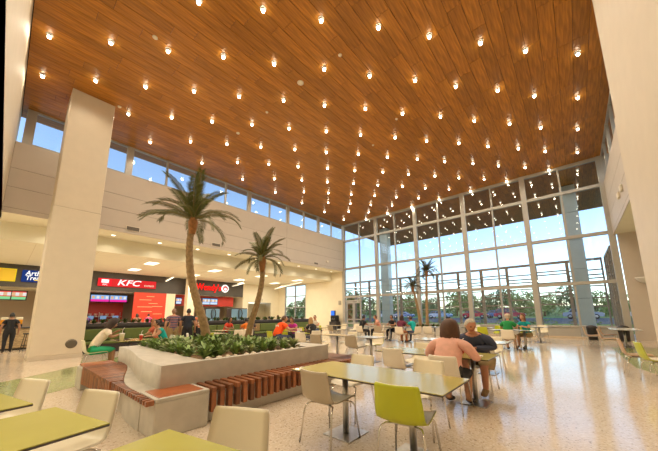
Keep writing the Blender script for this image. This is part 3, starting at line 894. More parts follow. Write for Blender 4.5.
# right slatted bench
rb_ = thing('slatted_bench', 'long bench of upright red wood slats along the planter front', 'bench', (-4.35, 2.06, 0))
MB().box(-.25, .10, .02, 3.8, 0, .28, bev=.01).build('concrete_base', CONC, rb_)
for i in range(30):
    y = .03+.127*i; dp = .33-.10*i/29
    o = MB().box(-.27, .25, 0, .072, .485-.07, .485, bev=.006)
    o.box(.17, .25, 0, .072, .485-dp, .485-.06, bev=.006)
    s = o.build('slat', WOOD_B, rb_); s.location = (0, y, 0)
# wood slab at the far end of the bench
fb = thing('bench_end_slab', 'dark red wood seat slab at the far end of the planter', 'bench', (-5.2, 5.55, 0))
MB().box(-.9, .98, -.36, .36, .40, .485, bev=.01).build('seat_slab', WOOD_B, fb)
MB().box(-.85, .55, -.30, .30, 0, .40, bev=.01).build('concrete_base', CONC, fb)
for i in range(8):
    o = MB().box(.6, .97, 0, .06, .12, .40, bev=.005).build('slat', WOOD_B, fb); o.location = (0, -.35+.09*i, 0)
# left slatted bench
lb = thing('slatted_bench', 'low bench of dark red slats along the planter side, left of the corner block', 'bench', (-6.4, 1.25, 0))
MB().box(-1.62, 1.64, .16, .22, 0, .40, bev=.01).build('concrete_base', CONC, lb)
nsl = 40
for i in range(nsl):
    x = -1.62+3.88*i/(nsl-1)
    X = -6.4+x
    t = (X+8.4)/3.78; u = min(1, max(0, (t-.12)/.75)); u = u*u*(3-2*u)
    yback = max(1.37, 1.92+(1.36-1.92)*u)-1.25-.008
    fr = i/(nsl-1)
    dp = .36-.22*fr if fr < .58 else .13-.03*fr
    zt = .485 if fr < .58 else .475
    w = .062 if fr < .58 else .052
    y0 = 0.0 if fr < .58 else .02
    mb = MB().box(-w/2, w/2, y0, max(yback, y0+.04), zt-.06, zt, bev=.004)
    if yback > .12: mb.box(-w/2, w/2, y0, y0+.06, zt-dp, zt-.055, bev=.004)
    s = mb.build('slat', WOOD_B, lb); s.location = (x, 0, 0)
le = thing('concrete_seat_block', 'narrow concrete end block with wood cap at the left end of the bench', 'bench', (-8.35, 1.55, 0))
MB().box(-.28, .28, -.31, .33, 0, .44, bev=.012).build('block', CONC, le)
MB().box(-.24, .24, -.27, .29, .44, .485, bev=.006).build('seat_board', WOOD_S, le)

# plants in the planter
def rosette(n, L, w, up=.6, seed=0, curl=.35):
    rnd = random.Random(seed); mb = MB()
    for i in range(n):
        a = rnd.random()*6.283; ln = L*rnd.uniform(.6, 1.1); e = rnd.uniform(.25, 1.0)*up
        d = Vector((math.cos(a), math.sin(a), 0)); s = Vector((-d.y, d.x, 0))
        z0 = rnd.uniform(0, .14)
        pts = []
        for t in (0, .35, .7, 1.0):
            r = ln*t*math.cos(e); z = z0+ln*t*math.sin(e)+ln*.25*t-curl*ln*t*t*.8
            pts.append((Vector((d.x*r, d.y*r, z)), w*(.35, 1.0, .85, .08)[(0, .35, .7, 1.0).index(t)]))
        vs = []
        for p, ww in pts: vs += [p-s*ww/2+Vector((0, 0, ww*.25)), p, p+s*ww/2+Vector((0, 0, ww*.25))]
        fs = []
        for q in range(3):
            for c in (0, 1): fs.append((q*3+c, q*3+c+1, q*3+c+4, q*3+c+3))
        mb.add(vs, fs)
    return mb
LEAF2 = mat('plant_leaf_pale', (.34, .40, .19), .4, var=.4, scale=9, rnd=.4)
ros = [rosette(46, .27, .075, 1.15, i).mesh('foliage', (LEAF, LEAF2, LEAF, LEAF)[i]) for i in range(4)]
core = MB().tube([(0, 0, -.05), (0, 0, .12)], [.03, .015], 6).mesh('stem', BARK)
cnt = 0
pp = []
for i in range(13):
    for j in range(8):
        x = -7.95+.25*i+random.uniform(-.1, .1); y = 2.36+.29*j+random.uniform(-.1, .1)
        if random.random() < .06: continue
        pp.append((x, y))
for x, y in pp:
    k = thing('leafy_plant', 'low bushy green plant growing in the concrete planter bed', 'plant', (min(x, -4.98), y, .74), random.random()*6, 'plants in the concrete planter')
    link('foliage', ros[cnt % 4], k); link('stem', core, k)
    s = random.uniform(.6, .92); k.scale = (s, s, s); cnt += 1
# pale pebbles along the rim
PEB = mat('pebble', (.75, .66, .5), .6, var=.2, scale=6)
pm = MB().lathe([(.02, -.02), (.05, 0), (.045, .025), (.015, .04)], 8).mesh('pebble', PEB)
for i in range(12):
    o = link('pebble', pm); o.location = (-4.80+random.uniform(-.06, .01), 2.35+.18*i+random.uniform(-.05, .05), .775); o.rotation_euler = (0, 0, random.random()*6)
    o.scale = [random.uniform(.7, 1.3)]*3
    tag(o, 'small pale pebble lying along the inside of the planter front rim', 'pebble', 'pebbles in the planter')

# ================================================================== PALMS
def frond_mesh(L, droop, seed, lw=.022, ll=.34, m=FROND, nl=30):
    rnd = random.Random(seed); mb = MB(); P = []
    N = 12
    a0 = .0
    x = z = 0.0
    for i in range(N+1):
        t = i/N
        P.append(Vector((x, 0, z)))
        ang = 0.0 - droop*(t**1.3)
        x += L/N*math.cos(ang); z += L/N*math.sin(ang)
    mb.tube(P, [.016*(1-.85*i/N)+.003 for i in range(N+1)], 5, 0)
    def at(t):
        f = t*N; i = min(int(f), N-1); return P[i].lerp(P[i+1], f-i), (P[i+1]-P[i]).normalized()
    for s in (-1, 1):
        for i in range(nl):
            t = .10+.9*i/(nl-1)
            p, d = at(min(t, .999))
            ln = ll*math.sin(PI*min(.97, .12+.80*t))**.6*rnd.uniform(.85, 1.1)
            up = d.cross(Vector((0, 1, 0)))
            if up.z < 0: up = -up
            dirv = (Vector((0, s, 0))*.75+d*.75+up*(.35)+Vector((0, 0, -.25))).normalized()
            tip = p+dirv*ln+Vector((0, 0, -.25*ln))
            mid = p+dirv*ln*.55
            wv = d*lw*.5
            mb.add([p-wv*.6, p+wv*.6, mid+wv, mid-wv, tip], [(0, 1, 2, 3), (3, 2, 4)], 1)
    return mb.mesh('frond', [RACHIS, m])
def palm(label, base, path, rads, nfr, L, scale_l, m=FROND, ll=.34, seed=1, boot=True, upf=95):
    k = thing('palm_tree', label, 'palm tree', base)
    B = Vector(base)
    pts = [Vector(p)-B for p in path]
    # smooth resample with rings
    sm = []; rr = []
    ns = 44
    for i in range(ns+1):
        f = i/ns*(len(pts)-1); j = min(int(f), len(pts)-2); t = f-j
        p0 = pts[max(j-1, 0)]; p1 = pts[j]; p2 = pts[j+1]; p3 = pts[min(j+2, len(pts)-1)]
        q = .5*((2*p1)+(p2-p0)*t+(2*p0-5*p1+4*p2-p3)*t*t+(3*p1-p0-3*p2+p3)*t*t*t)
        sm.append(q); r = rads[0]+(rads[1]-rads[0])*(i/ns)**.7
        rr.append(r*(1.05 if i % 2 else .95))
    MB().tube(sm, rr, 12).build('trunk', TRUNK, k)
    top = sm[-1]
    if boot:
        MB().lathe([(rads[1]*.95, -.28), (rads[1]*1.35, -.10), (rads[1]*1.6, .05), (rads[1]*.9, .2), (.02, .28)], 12, tuple(top)).build('leaf_base', mat('palm_boot', (.34, .15, .05), .8, var=.35, scale=18, bump=.5), k)
    rnd = random.Random(seed)
    ms = [frond_mesh(L*(.85+.1*(i % 3)), dr, seed*10+i, ll=ll, m=m, lw=.026*L) for i, dr in enumerate((.85, 1.2, 1.7, 2.1, 1.4, 1.9))]
    for i in range(nfr):
        e = (i+.5)/nfr
        if e < .25: el, s, mi_ = math.radians(86-e*120), 1.0, 0
        else: el, s, mi_ = math.radians(64-(e-.25)*upf), .80, (1, 2, 3, 4, 5)[i % 5]
        o = link('frond', ms[mi_], k)
        o.location = top+Vector((0, 0, .10))
        o.rotation_euler = Euler((rnd.uniform(-.35, .35), -el-rnd.uniform(-.1, .1), i*2.39996+rnd.uniform(-.2, .2)), 'XYZ')
        s *= scale_l*rnd.uniform(.88, 1.08); o.scale = (s, s, s)
    return k
palm('tall curved palm in the planter, the larger and left of the pair', (-7.8, 3.75, .70), [(-7.8, 3.75, .70), (-7.8, 3.63, 1.26), (-7.89, 3.4, 1.99), (-7.92, 3.23, 2.61), (-7.89, 3.14, 3.15), (-7.83, 3.10, 3.55), (-7.72, 3.10, 3.98)], (.125, .078), 24, 1.62, 1.0, ll=.30, seed=3, upf=70)
palm('shorter leaning palm in the planter, right of the taller one', (-7.1, 4.5, .70), [(-7.1, 4.5, .70), (-6.94, 4.54, 1.32), (-6.74, 4.6, 1.93), (-6.59, 4.6, 2.48), (-6.53, 4.55, 2.97)], (.10, .062), 24, 1.0, 1.0, ll=.20, seed=5, upf=105)
palm('taller of the two thin palms standing at the window wall', (-8.46, 20.3, .5), [(-8.46, 20.3, .5), (-8.35, 20.15, 1.8), (-8.25, 20.05, 3.2), (-8.15, 20.0, 4.5)], (.13, .08), 26, 1.35, 1.0, FROND_D, .3, 7)
palm('shorter of the two thin palms standing at the window wall', (-8.95, 20.3, .5), [(-8.95, 20.3, .5), (-9.0, 20.1, 1.7), (-9.1, 19.9, 2.8), (-9.2, 19.8, 3.4)], (.12, .075), 22, 1.15, 1.0, FROND_D, .26, 9)
fp = thing('low_planter', 'low dark planter box with hedge at the foot of the two thin palms', 'planter', (-8.6, 20.3, 0))
MB().box(-2.4, 2.4, -.5, -.42, 0, .56, bev=.01).build('side_panel', CONC, fp)
MB().box(-2.4, 2.4, .42, .5, 0, .56, bev=.01).build('side_panel', CONC, fp)
for s in (-2.4, 2.32): MB().box(s, s+.08, -.42, .42, 0, .56, bev=.01).build('end_panel', CONC, fp)
MB().box(-2.32, 2.32, -.42, .42, .02, .48).build('soil', SOIL, fp)
hm = [rosette(26, .30, .09, 1.1, 20+i).mesh('foliage', LEAF_D) for i in range(3)]
for i in range(12):
    k = thing('hedge_plant', 'dark green low plant in the planter box under the thin palms', 'plant', (-10.7+.38*i, 20.15+.2*(i % 2), .46), i*1.3, 'plants under the thin palms')
    link('foliage', hm[i % 3], k); link('stem', core, k)

# ================================================================== BOOTH DIVIDER
dv = thing('booth_divider', 'long dark divider wall with planting trough and upholstered booth backs', 'divider', (-16.5, 9.0, 0))
MB().box(-.28, .28, -6.7, 6.8, 0, 1.08, bev=.01).build('wall', DARK, dv)
MB().box(-.36, .36, -6.85, 6.85, 1.08, 1.22, bev=.01).build('trough', mat('charcoal', (.05, .045, .045), .4, var=.1, scale=3), dv)
GB, TB = mat('booth_green', (.11, .145, .03), .6, var=.1, scale=6), mat('booth_tan', (.28, .19, .08), .6, var=.1, scale=6)
for i in range(9):
    a = -6.7+1.49*i
    MB().box(.28, .38, a+.01, a+1.47, .50, .98, bev=.03).build('back_cushion', TB if i in (2, 5, 7) else GB, dv)
    MB().box(.28, .85, a+.01, a+1.47, .36, .47, bev=.03).build('seat_cushion', GB, dv)
MB().box(.28, .80, -6.7, 6.7, 0, .36).build('seat_base', DARK, dv)
for i in range(46):
    k = thing('hedge_plant', 'small bushy green plant in the trough on the booth divider', 'plant', (-16.5+.1*(-1)**i, 2.45+.29*i, 1.17), i*1.7, 'plants along the booth divider')
    link('foliage', hm[i % 3], k); link('stem', core, k); k.scale = (.75, .75, .75)
KP, FS = .947, 1.056     # furniture spacing and size in this hall
# ================================================================== CHAIRS
PROF = [(.245, .432, .190), (.225, .448, .215), (.12, .452, .225), (-.03, .440, .230), (-.14, .440, .232), (-.205, .462, .232), (-.242, .515, .228), (-.262, .60, .224), (-.282, .70, .216), (-.297, .775, .210), (-.302, .80, .198)]
def shell_mesh(off, thick, m, trim=0.0):
    nu = 8; mb = MB(); P = []
    for i, (y, z, w) in enumerate(PROF):
        a = PROF[max(i-1, 0)]; b = PROF[min(i+1, len(PROF)-1)]
        ty, tz = b[0]-a[0], b[1]-a[1]; l = math.hypot(ty, tz)
        nrm = (tz/l, -ty/l)
        if nrm[1] < 0 and i < 4: nrm = (-nrm[0], -nrm[1])
        if i >= 4 and nrm[0] < 0: nrm = (-nrm[0], -nrm[1])
        P.append((y, z, w-trim, nrm))
    vs = []
    for side in (0, 1):
        o = off+thick*side
        for (y, z, w, nn) in P:
            for k in range(nu+1):
                u = -1+2*k/nu
                c = .030*u*u
                vs.append((u*w, y+nn[0]*(o+c), z+nn[1]*(o+c)))
    n = len(P); fs = []; st = n*(nu+1)
    for i in range(n-1):
        for k in range(nu):
            a = i*(nu+1)+k
            fs.append((a, a+1, a+nu+2, a+nu+1)); fs.append((st+a, st+a+nu+1, st+a+nu+2, st+a+1))
    for i in range(n-1):
        for k in (0, nu):
            a = i*(nu+1)+k; fs.append((a, a+nu+1, st+a+nu+1, st+a))
    for k in range(nu):
        for i in (0, n-1):
            a = i*(nu+1)+k; fs.append((a, a+1, st+a+1, st+a))
    mb.add(vs, fs, 0, True)
    me = mb.mesh('shell', m)
    return me
SHM = {}
def shells(outer, inner):
    if ('o', outer) not in SHM: SHM['o', outer] = shell_mesh(-.008, .010, SHELLS[outer])
    if ('i', inner) not in SHM: SHM['i', inner] = shell_mesh(.0022, .006, SHELLS[inner], .006)
    return SHM['o', outer], SHM['i', inner]
LEGM = {}
for sx in (-1, 1):
    for sy in (-1, 1):
        fy = .27 if sy > 0 else -.25
        LEGM[sx, sy] = MB().tube([(sx*.235, fy, 0), (sx*.205, fy*.80, .36), (sx*.195, fy*.70, .402), (sx*.17, fy*.55, .418), (sx*.09, fy*.42, .422)], .0095, 8).mesh('leg', CHROME)
CROSS = MB().box(-.10, .10, -.12, .12, .412, .432, bev=.006).mesh('mounting_plate', STEEL)
def chair(x, y, rot, outer, inner, label, group='shell chairs in the hall'):
    k = thing('shell_chair', label, 'chair', (x*KP, y*KP, 0), math.radians(rot), group)
    k.scale = (FS,)*3
    a, b = shells(outer, inner)
    link('shell', a, k); link('inner_shell', b, k); link('mounting_plate', CROSS, k)
    for q in LEGM: link('leg', LEGM[q], k)
    return k
# ------------------------------------------------------------------ tables
def table(x0, x1, y0, y1, top, label, ped=None, rot=0, group='tables in the hall'):
    cx, cy = (x0+x1)/2*KP, (y0+y1)/2*KP; a, b = (x1-x0)/2*KP/FS, (y1-y0)/2*KP/FS
    k = thing('dining_table', label, 'table', (cx, cy, 0), math.radians(rot), group)
    k.scale = (FS,)*3
    MB().box(-a, a, -b, b, .722, .735, bev=.004).build('edge_band', EDGE, k)
    MB().box(-a+.001, a-.001, -b+.001, b-.001, .7345, .743, bev=.003).build('table_top', top, k)
    for px in (ped if ped is not None else ([0] if a < .75 else [-.55*a, .55*a])):
        p = MB().tube([(px, 0, .012), (px, 0, .70)], .038, 14).build('pedestal', STEEL, k)
        MB().box(px-.2, px+.2, -.2, .2, 0, .012, bev=.004).build('base_plate', STEEL, p)
        MB().box(px-.18, px+.18, -.18, .18, .70, .722).build('top_bracket', EDGE, p)
    return k

table(-3.2, -1.05, 2.78, 3.66, OLIVE, 'long olive-topped table in the foreground, with taupe and lime chairs', [-.40, .48])
table(-3.4, -1.2, 5.28, 6.15, OLIVE, 'long table where the couple in pink and navy sit', [-.75, .66])
table(-3.9, -1.45, 8.25, 9.05, WHITET, 'white-topped table behind the seated couple')
table(-5.95, -5.05, 7.95, 8.7, WHITET, 'square white-topped table between a taupe and a lime-edged chair')
table(-7.75, -6.55, 8.15, 8.85, BROWNT, 'small tan-topped table right behind the far end of the planter')
table(-10.95, -9.6, 8.85, 9.6, OLIVE, 'table in front of the person in the orange shirt')
table(-11.0, -10.2, 15.35, 16.2, BROWNT, 'table between the black-shirted man and the person in peach')
table(-9.3, -7.4, 15.2, 15.95, BROWNT, 'table at which the person in maroon sits')
table(-6.9, -5.2, 16.3, 17.05, WHITET, 'white table just right of the maroon-shirted person, in front of the thin palms')
table(-14.2, -12.7, 15.6, 16.3, BROWNT, 'tan table near the drinks machine')
table(-13.3, -11.6, 12.4, 13.1, OLIVE, 'table in front of the man in the white shirt')
table(-3.2, -1.5, 14.75, 15.5, WHITET, 'white table in front of the man in the green shirt')
table(-5.3, -3.5, 16.8, 17.5, WHITET, 'white table behind the lime chair near the window wall')
table(-3.0, -1.3, 18.8, 19.5, WHITET, 'white table closest to the window wall, with a lime chair')
table(1.05, 2.0, 17.2, 19.6, WHITET, 'white table beside the right wall by the window', [0])
table(-12.2, -10.9, 2.5, 3.3, OLIVE, 'table with a white cup where the woman in green shorts eats')
table(-14.9, -14.0, 7.4, 8.2, BROWNT, 'table in front of the red-shirted diner at the booth')
table(-13.0, -11.8, 5.9, 6.6, BROWNT, 'tan table beyond the planter, left of the taller palm trunk')
table(1.6, 2.1, 10.6, 11.6, OLIVE, 'olive table at the right edge of the picture', [0])
t = table(-3.41, -2.55, -.38, .52, GREENT, 'square olive table at the lower left, nearest the corner', None, 14)
t = table(-4.53, -3.69, -.64, .20, GREENT, 'square olive table at the extreme left edge', None, 14)
t = table(-2.13, -1.25, .06, .94, GREENT, 'square olive table at the bottom edge, its corner just showing', None, 12)

CH = [
 (-2.60, 2.92, 0, 'taupe', 'cream', 'taupe chair at the near side of the foreground table'),
 (-1.50, 2.93, 8, 'lime', 'cream', 'bright lime green chair at the near side of the foreground table'),
 (-2.93, 3.86, 180, 'white', 'cream', 'cream chair on the far side of the foreground table, left one'),
 (-1.80, 3.98, 180, 'white', 'cream', 'cream chair on the far side of the foreground table, right one'),
 (-1.80, 5.14, 0, 'white', 'cream', 'white chair under the woman in the pink top'),
 (-2.98, 5.58, 0, 'white', 'cream', 'white empty chair left of the woman in pink'),
 (-2.95, 6.45, 180, 'white', 'cream', 'cream chair across the table from the empty white chair'),
 (-1.70, 6.72, 180, 'taupe', 'cream', 'chair under the man in the navy shirt'),
 (-2.0, 9.3, 180, 'white', 'cream', 'cream chair behind the navy-shirted man, far side of a white table'),
 (-3.2, 9.35, 180, 'white', 'cream', 'cream chair behind the pink-topped woman, far side of a white table'),
 (-5.88, 7.95, 0, 'taupe', 'cream', 'taupe chair at the small square white table'),
 (-5.78, 8.95, 180, 'lime', 'cream', 'cream-faced chair with lime edges at the small square white table'),
 (-7.35, 7.75, 8, 'taupe', 'cream', 'taupe chair just beyond the right end of the planter'),
 (-7.05, 9.05, 180, 'white', 'cream', 'cream chair on the far side of the small tan table'),
 (-8.75, 8.25, 15, 'white', 'cream', 'white chair with its back to the planter, right of the orange shirt'),
 (-10.6, 8.2, -8, 'lime', 'lime', 'lime chair directly behind the person in the orange shirt'),
 (-9.25, 9.28, 75, 'white', 'cream', 'chair under the blonde woman in black'),
 (-11.32, 10.05, 195, 'white', 'cream', 'chair under the person in magenta'),
 (-10.4, 14.75, 0, 'white', 'cream', 'white chair under the man in the black shirt'),
 (-9.22, 15.0, 0, 'taupe', 'cream', 'taupe empty chair between the black-shirted man and the dark-haired diner'),
 (-9.97, 16.1, 130, 'white', 'cream', 'chair under the person in the peach top'),
 (-9.0, 16.3, 172, 'white', 'cream', 'chair under the dark-haired diner in black'),
 (-7.62, 14.62, 0, 'white', 'cream', 'white chair under the person in maroon'),
 (-7.15, 15.3, 70, 'white', 'cream', 'chair under the person in teal at the maroon diner\'s table'),
 (-6.5, 15.85, 0, 'white', 'cream', 'white empty chair in front of the thin palms'),
 (-5.7, 17.5, 180, 'white', 'cream', 'cream chair on the window side of the white table by the thin palms'),
 (-13.2, 15.2, 0, 'taupe', 'cream', 'taupe chair near the drinks machine'),
 (-13.6, 16.7, 180, 'white', 'cream', 'cream chair on the far side of the tan table near the drinks machine'),
 (-14.1, 14.9, 0, 'white', 'cream', 'white chair left of the taupe one near the drinks machine'),
 (-12.5, 16.8, 180, 'white', 'cream', 'pale chair closest to the entrance doors'),
 (-11.7, 12.0, 0, 'white', 'cream', 'white chair near side of the white-shirted man\'s table'),
 (-13.2, 13.55, 200, 'lime', 'lime', 'lime chair under the man in the white shirt'),
 (-12.5, 11.9, -10, 'lime', 'lime', 'lime chair in front of the white-shirted man'),
 (-2.35, 14.22, 0, 'white', 'cream', 'white chair under the man in the green shirt'),
 (-1.9, 15.95, 160, 'white', 'cream', 'chair under the person in teal by the green-shirted man'),
 (-3.85, 16.55, 0, 'lime', 'lime', 'lime chair left of the green-shirted man, nearer one'),
 (-3.45, 18.1, 180, 'lime', 'lime', 'lime chair left of the green-shirted man, farther one'),
 (-4.6, 17.8, 180, 'white', 'cream', 'cream chair between the two lime chairs near the window'),
 (-3.2, 10.9, 0, 'white', 'cream', 'cream empty chair in the open floor behind the navy-shirted man'),
 (-2.2, 18.5, 0, 'lime', 'lime', 'lime chair right of the green-shirted man, by the window wall'),
 (-1.6, 19.8, 180, 'white', 'cream', 'cream chair at the window wall behind the right lime chair'),
 (.45, 18.1, -90, 'tan', 'tan', 'tan side-on chair nearest the glass at the right table'),
 (.88, 16.3, -90, 'tan', 'tan', 'tan side-on chair in the middle of the right row'),
 (1.05, 19.2, -95, 'tan', 'tan', 'tan chair tucked behind at the right table'),
 (1.05, 10.5, -88, 'tan', 'tan', 'large tan side-on chair at the right edge'),
 (1.28, 9.7, -80, 'lime', 'cream', 'lime chair cut by the right edge of the picture'),
 (-11.5, 2.02, 0, 'white', 'lime', 'white chair with lime inside under the woman in green shorts'),
 (-11.6, 3.95, 180, 'lime', 'white', 'lime-backed chair under the woman in teal'),
 (-12.1, 5.3, -30, 'white', 'cream', 'white chair beyond the planter in front of the standing pair'),
 (-11.9, 5.75, 60, 'lime', 'lime', 'lime chair beyond the planter beside the white one'),
 (-13.2, 7.95, 60, 'white', 'cream', 'white chair beyond the planter between the two palm trunks'),
 (-13.5, 8.58, 75, 'white', 'cream', 'chair under the diner in orange and black'),
 (-11.6, 9.6, 30, 'lime', 'lime', 'lime chair right of the shorter palm trunk'),
 (-4.63, .07, 205, 'white', 'cream', 'cream chair at the lower left, beyond the leftmost table'),
 (-3.41, .43, 203, 'white', 'cream', 'cream chair on the far side of the lower left square table'),
 (-1.88, .99, 206, 'white', 'cream', 'cream chair at the bottom edge in front of the slatted bench'),
]
for c in CH: chair(*c)

# ================================================================== PEOPLE
def skin_eval(V, E, R, roots, lev):
    me = bpy.data.meshes.new('sk'); me.from_pydata(V, E, [])
    o = bpy.data.objects.new('sk', me); COL.objects.link(o)
    o.modifiers.new('s', 'SKIN'); sm = o.modifiers.new('d', 'SUBSURF'); sm.levels = lev; sm.render_levels = lev
    o.modifiers['s'].use_smooth_shade = True
    d = me.skin_vertices[0].data
    for i, r in enumerate(R):
        d[i].radius = r if isinstance(r, tuple) else (r, r)
        d[i].use_root = i in roots
    dg = bpy.context.evaluated_depsgraph_get()
    out = bpy.data.meshes.new_from_object(o.evaluated_get(dg))
    bpy.data.objects.remove(o); bpy.data.meshes.remove(me)
    return out
def seg_d(p, a, b):
    ab = b-a; t = max(0, min(1, (p-a).dot(ab)/max(ab.length_squared, 1e-9)))
    return (p-(a+ab*t)).length
def head_verts(nu=20, nv=16, s=1.0):
    vs = []
    for j in range(nv+1):
        ph = PI*j/nv
        for i in range(nu):
            th = 2*PI*i/nu     # 0 = front (+y)
            x = math.sin(ph)*math.sin(th); y = math.sin(ph)*math.cos(th); z = math.cos(ph)
            X = x*.076; Y = y*.094-.004; Z = z*.118
            if z < 0:
                k = -z; X *= 1-.28*k; Y *= 1-.10*k
                if y > 0: Y += .012*k
            if y > .55:
                X0 = abs(x)
                Y += .026*math.exp(-(X0/.13)**2)*math.exp(-((z+.12)/.17)**2)      # nose
                Y -= .008*math.exp(-((X0-.38)/.16)**2)*math.exp(-((z-.08)/.12)**2)  # eye sockets
                Y += .007*math.exp(-(X0/.28)**2)*math.exp(-((z+.48)/.10)**2)      # lips
            if abs(y) < .32 and abs(z) < .22:
                X += (.016 if X > 0 else -.016)*math.exp(-(y/.16)**2)*math.exp(-(z/.16)**2)  # ears
            vs.append(Vector((X*s, Y*s, Z*s)))
    fs = []
    for j in range(nv):
        for i in range(nu):
            a = j*nu+i; b = j*nu+(i+1) % nu
            fs.append((a, a+nu, b+nu, b))
    return vs, fs
def hair_mesh(style, m):
    mb = MB(); nu, nv = 24, 12; vs = []
    L = {'short': .0, 'bob': .10, 'big': .09, 'long': .20, 'thin': -.01, 'bun': .0}[style]
    g = {'short': 1.10, 'bob': 1.26, 'big': 1.50, 'long': 1.18, 'thin': 1.05, 'bun': 1.1}[style]
    for i in range(nu):
        th = 2*PI*i/nu; c = math.cos(th)
        front = max(0, min(1, (c-.15)/.5))
        end = math.radians(112)*(1-front)+math.radians(48)*front
        for j in range(nv+1):
            ph = end*j/nv
            r = g*(1+.03*math.sin(5*th+3*ph)+(.05*math.sin(11*th+7*ph)*min(1, ph) if style in ('big', 'bob', 'long') else 0))
            x = math.sin(ph)*math.sin(th)*.076*r; y = (math.sin(ph)*c*.094-.004)*r-.004; z = math.cos(ph)*.118*r+.004
            if L > 0 and front < .8 and ph > 1.2:
                z -= L*(1-front)*((ph-1.2)/.75); x *= 1+.10*(ph-1.2); y -= .010*(ph-1.2)
            vs.append((x, y, z))
    fs = []
    for i in range(nu):
        for j in range(nv):
            a = i*(nv+1)+j; b = ((i+1) % nu)*(nv+1)+j
            fs.append((a, a+1, b+1, b))
    mb.add(vs, fs, 0, True)
    if style == 'bun': mb.lathe([(.01, -.04), (.04, -.02), (.045, .01), (.02, .045), (.004, .05)], 10, (0, -.12, .06))
    me = mb.mesh('hair', m)
    return me
EYE = MB().lathe([(.001, -.011), (.008, -.008), (.011, 0), (.008, .008), (.001, .011)], 8).mesh('eye', mat('eye_dark', (.05, .035, .03), .2))
LIP = mat('lip', (.42, .15, .11), .5)
def person(label, x, y, rot, shirt, pants, hair='short', haircol=(.035, .022, .015), skin=(.50, .27, .17), pose='sit', lean=.10, scale=1.0,
           sleeve='short', legs='long', arms=None, yaw=0, pitch=0, z=0.0, lev=1, shoes=(.05, .04, .035), cap=None, kn=None, bulk=1.0, wide=1.0):
    k = thing('person', label, 'person', (x, y, z), math.radians(rot), 'people in the food hall')
    sit = pose == 'sit'
    if sit and x > -16: k.location = (x*KP, y*KP, z); scale *= FS
    k.scale = (scale*wide, scale*(1+(wide-1)*.6), scale)
    V = []; E = []; R = []; roots = []
    segs = []
    def v(p, r, par=None):
        V.append(Vector(p)); R.append(r); i = len(V)-1
        if par is None: roots.append(i)
        else: E.append((par, i))
        return i
    ph = .53 if sit else .93
    py = -.10 if sit else 0.0
    b = bulk
    pel = v((0, py, ph), (.150*b, .125*b))
    wai = v((0, py+lean*.25, ph+.17), (.135*b, .105*b), pel)
    che = v((0, py+lean*.65, ph+.34), (.155*b, .115*b), wai)
    neb = v((0, py+lean*1.0, ph+.47), (.085, .075), che)
    nek = v((0, py+lean*1.15, ph+.53), .055, neb)
    hd0 = v((0, py+lean*1.25+.01, ph+.595), .055, nek)
    reg = {}
    def seg(a, bb, name): segs.append((V[a], V[bb], name))
    seg(pel, wai, 'torso'); seg(wai, che, 'torso'); seg(che, neb, 'torso'); mid_ = V[neb].lerp(V[nek], .55); segs.append((V[neb], mid_, 'torso')); segs.append((mid_, V[nek], 'neck')); seg(nek, hd0, 'neck')
    shz = ph+.43; shy = py+lean*.95
    if arms is None:
        arms = [((.25, .10+lean*.4, .80), (.13, .34, .79)), ((.25, .10+lean*.4, .80), (.10, .36, .79))] if sit else [((.27, -.03, 1.10), (.26, .10, .86)), ((.27, -.03, 1.10), (.26, .10, .86))]
    for n, s in enumerate((-1, 1)):
        el, wr = arms[n]
        el = Vector((s*el[0], el[1], el[2])); wr = Vector((s*wr[0], wr[1], wr[2]))
        sh = v((s*.165*b, shy, shz), .068, neb); 
        u1 = v(Vector((s*.195*b, shy, shz-.03)).lerp(el, .4), .052, sh)
        e1 = v(el, .041, u1); f1 = v(el.lerp(wr, .45), .038, e1); w1 = v(wr, .026, f1)
        d = (wr-el).normalized()
        palm = v(wr+d*.075, (.038, .018), w1)
        seg(che, sh, 'torso'); seg(sh, u1, 'sleeve'); seg(u1, e1, 'upper'); seg(e1, f1, 'fore'); seg(f1, w1, 'fore'); seg(w1, palm, 'hand')
        side = d.cross(Vector((0, 0, 1)))
        side = side.normalized() if side.length > .1 else Vector((s, 0, 0))
        dn = Vector((0, 0, -1)) if abs(d.z) < .8 else Vector((0, 1, 0))
        for q, ln in ((-.027, .062), (-.009, .074), (.009, .070), (.027, .054)):
            a0 = v(wr+d*.07+side*q, .009); a1 = v(wr+d*(.07+ln*.55)+side*q*1.15+dn*.006, .0085, a0); a2 = v(wr+d*(.07+ln)+side*q*1.2+dn*.026, .007, a1)
            seg(a0, a1, 'hand'); seg(a1, a2, 'hand')
        t0 = v(wr+d*.03+side*(-s*.022), .010); t1 = v(wr+d*.06+side*(-s*.050)+dn*.01, .009, t0); t2 = v(wr+d*.092+side*(-s*.056)+dn*.022, .007, t1)
        seg(t0, t1, 'hand'); seg(t1, t2, 'hand')
        hip = v((s*.095*b, py+.01, ph-.03), .105*b if sit else .11*b, pel)
        if sit:
            kx, ky, kz = (kn[n] if kn else (s*.125, .36, .50))
            ft = (kx, ky-.02+.02, .085)
            if kn and len(kn) > 2: ft = kn[2+n]
            th = v(Vector(V[hip]).lerp(Vector((kx, ky, kz)), .5), .088*b, hip)
            kneev = v((kx, ky, kz), .062, th)
            cf = v(Vector((kx, ky, kz)).lerp(Vector(ft), .4)+Vector((0, -.015, 0)), .055, kneev); an = v(ft, .038, cf)
            toe = v((ft[0], ft[1]+.16, ft[2]-.05), (.038, .026), an)
        else:
            st = .09 if n else -.06
            th = v((s*.105, st*.4, .68), .085*b, hip); kneev = v((s*.105, st*.6+.02, .49), .060, th)
            cf = v((s*.105, st*.8-.02, .33), .056, kneev); an = v((s*.105, st, .085), .038, cf)
            toe = v((s*.12, st+.16, .035), (.038, .026), an)
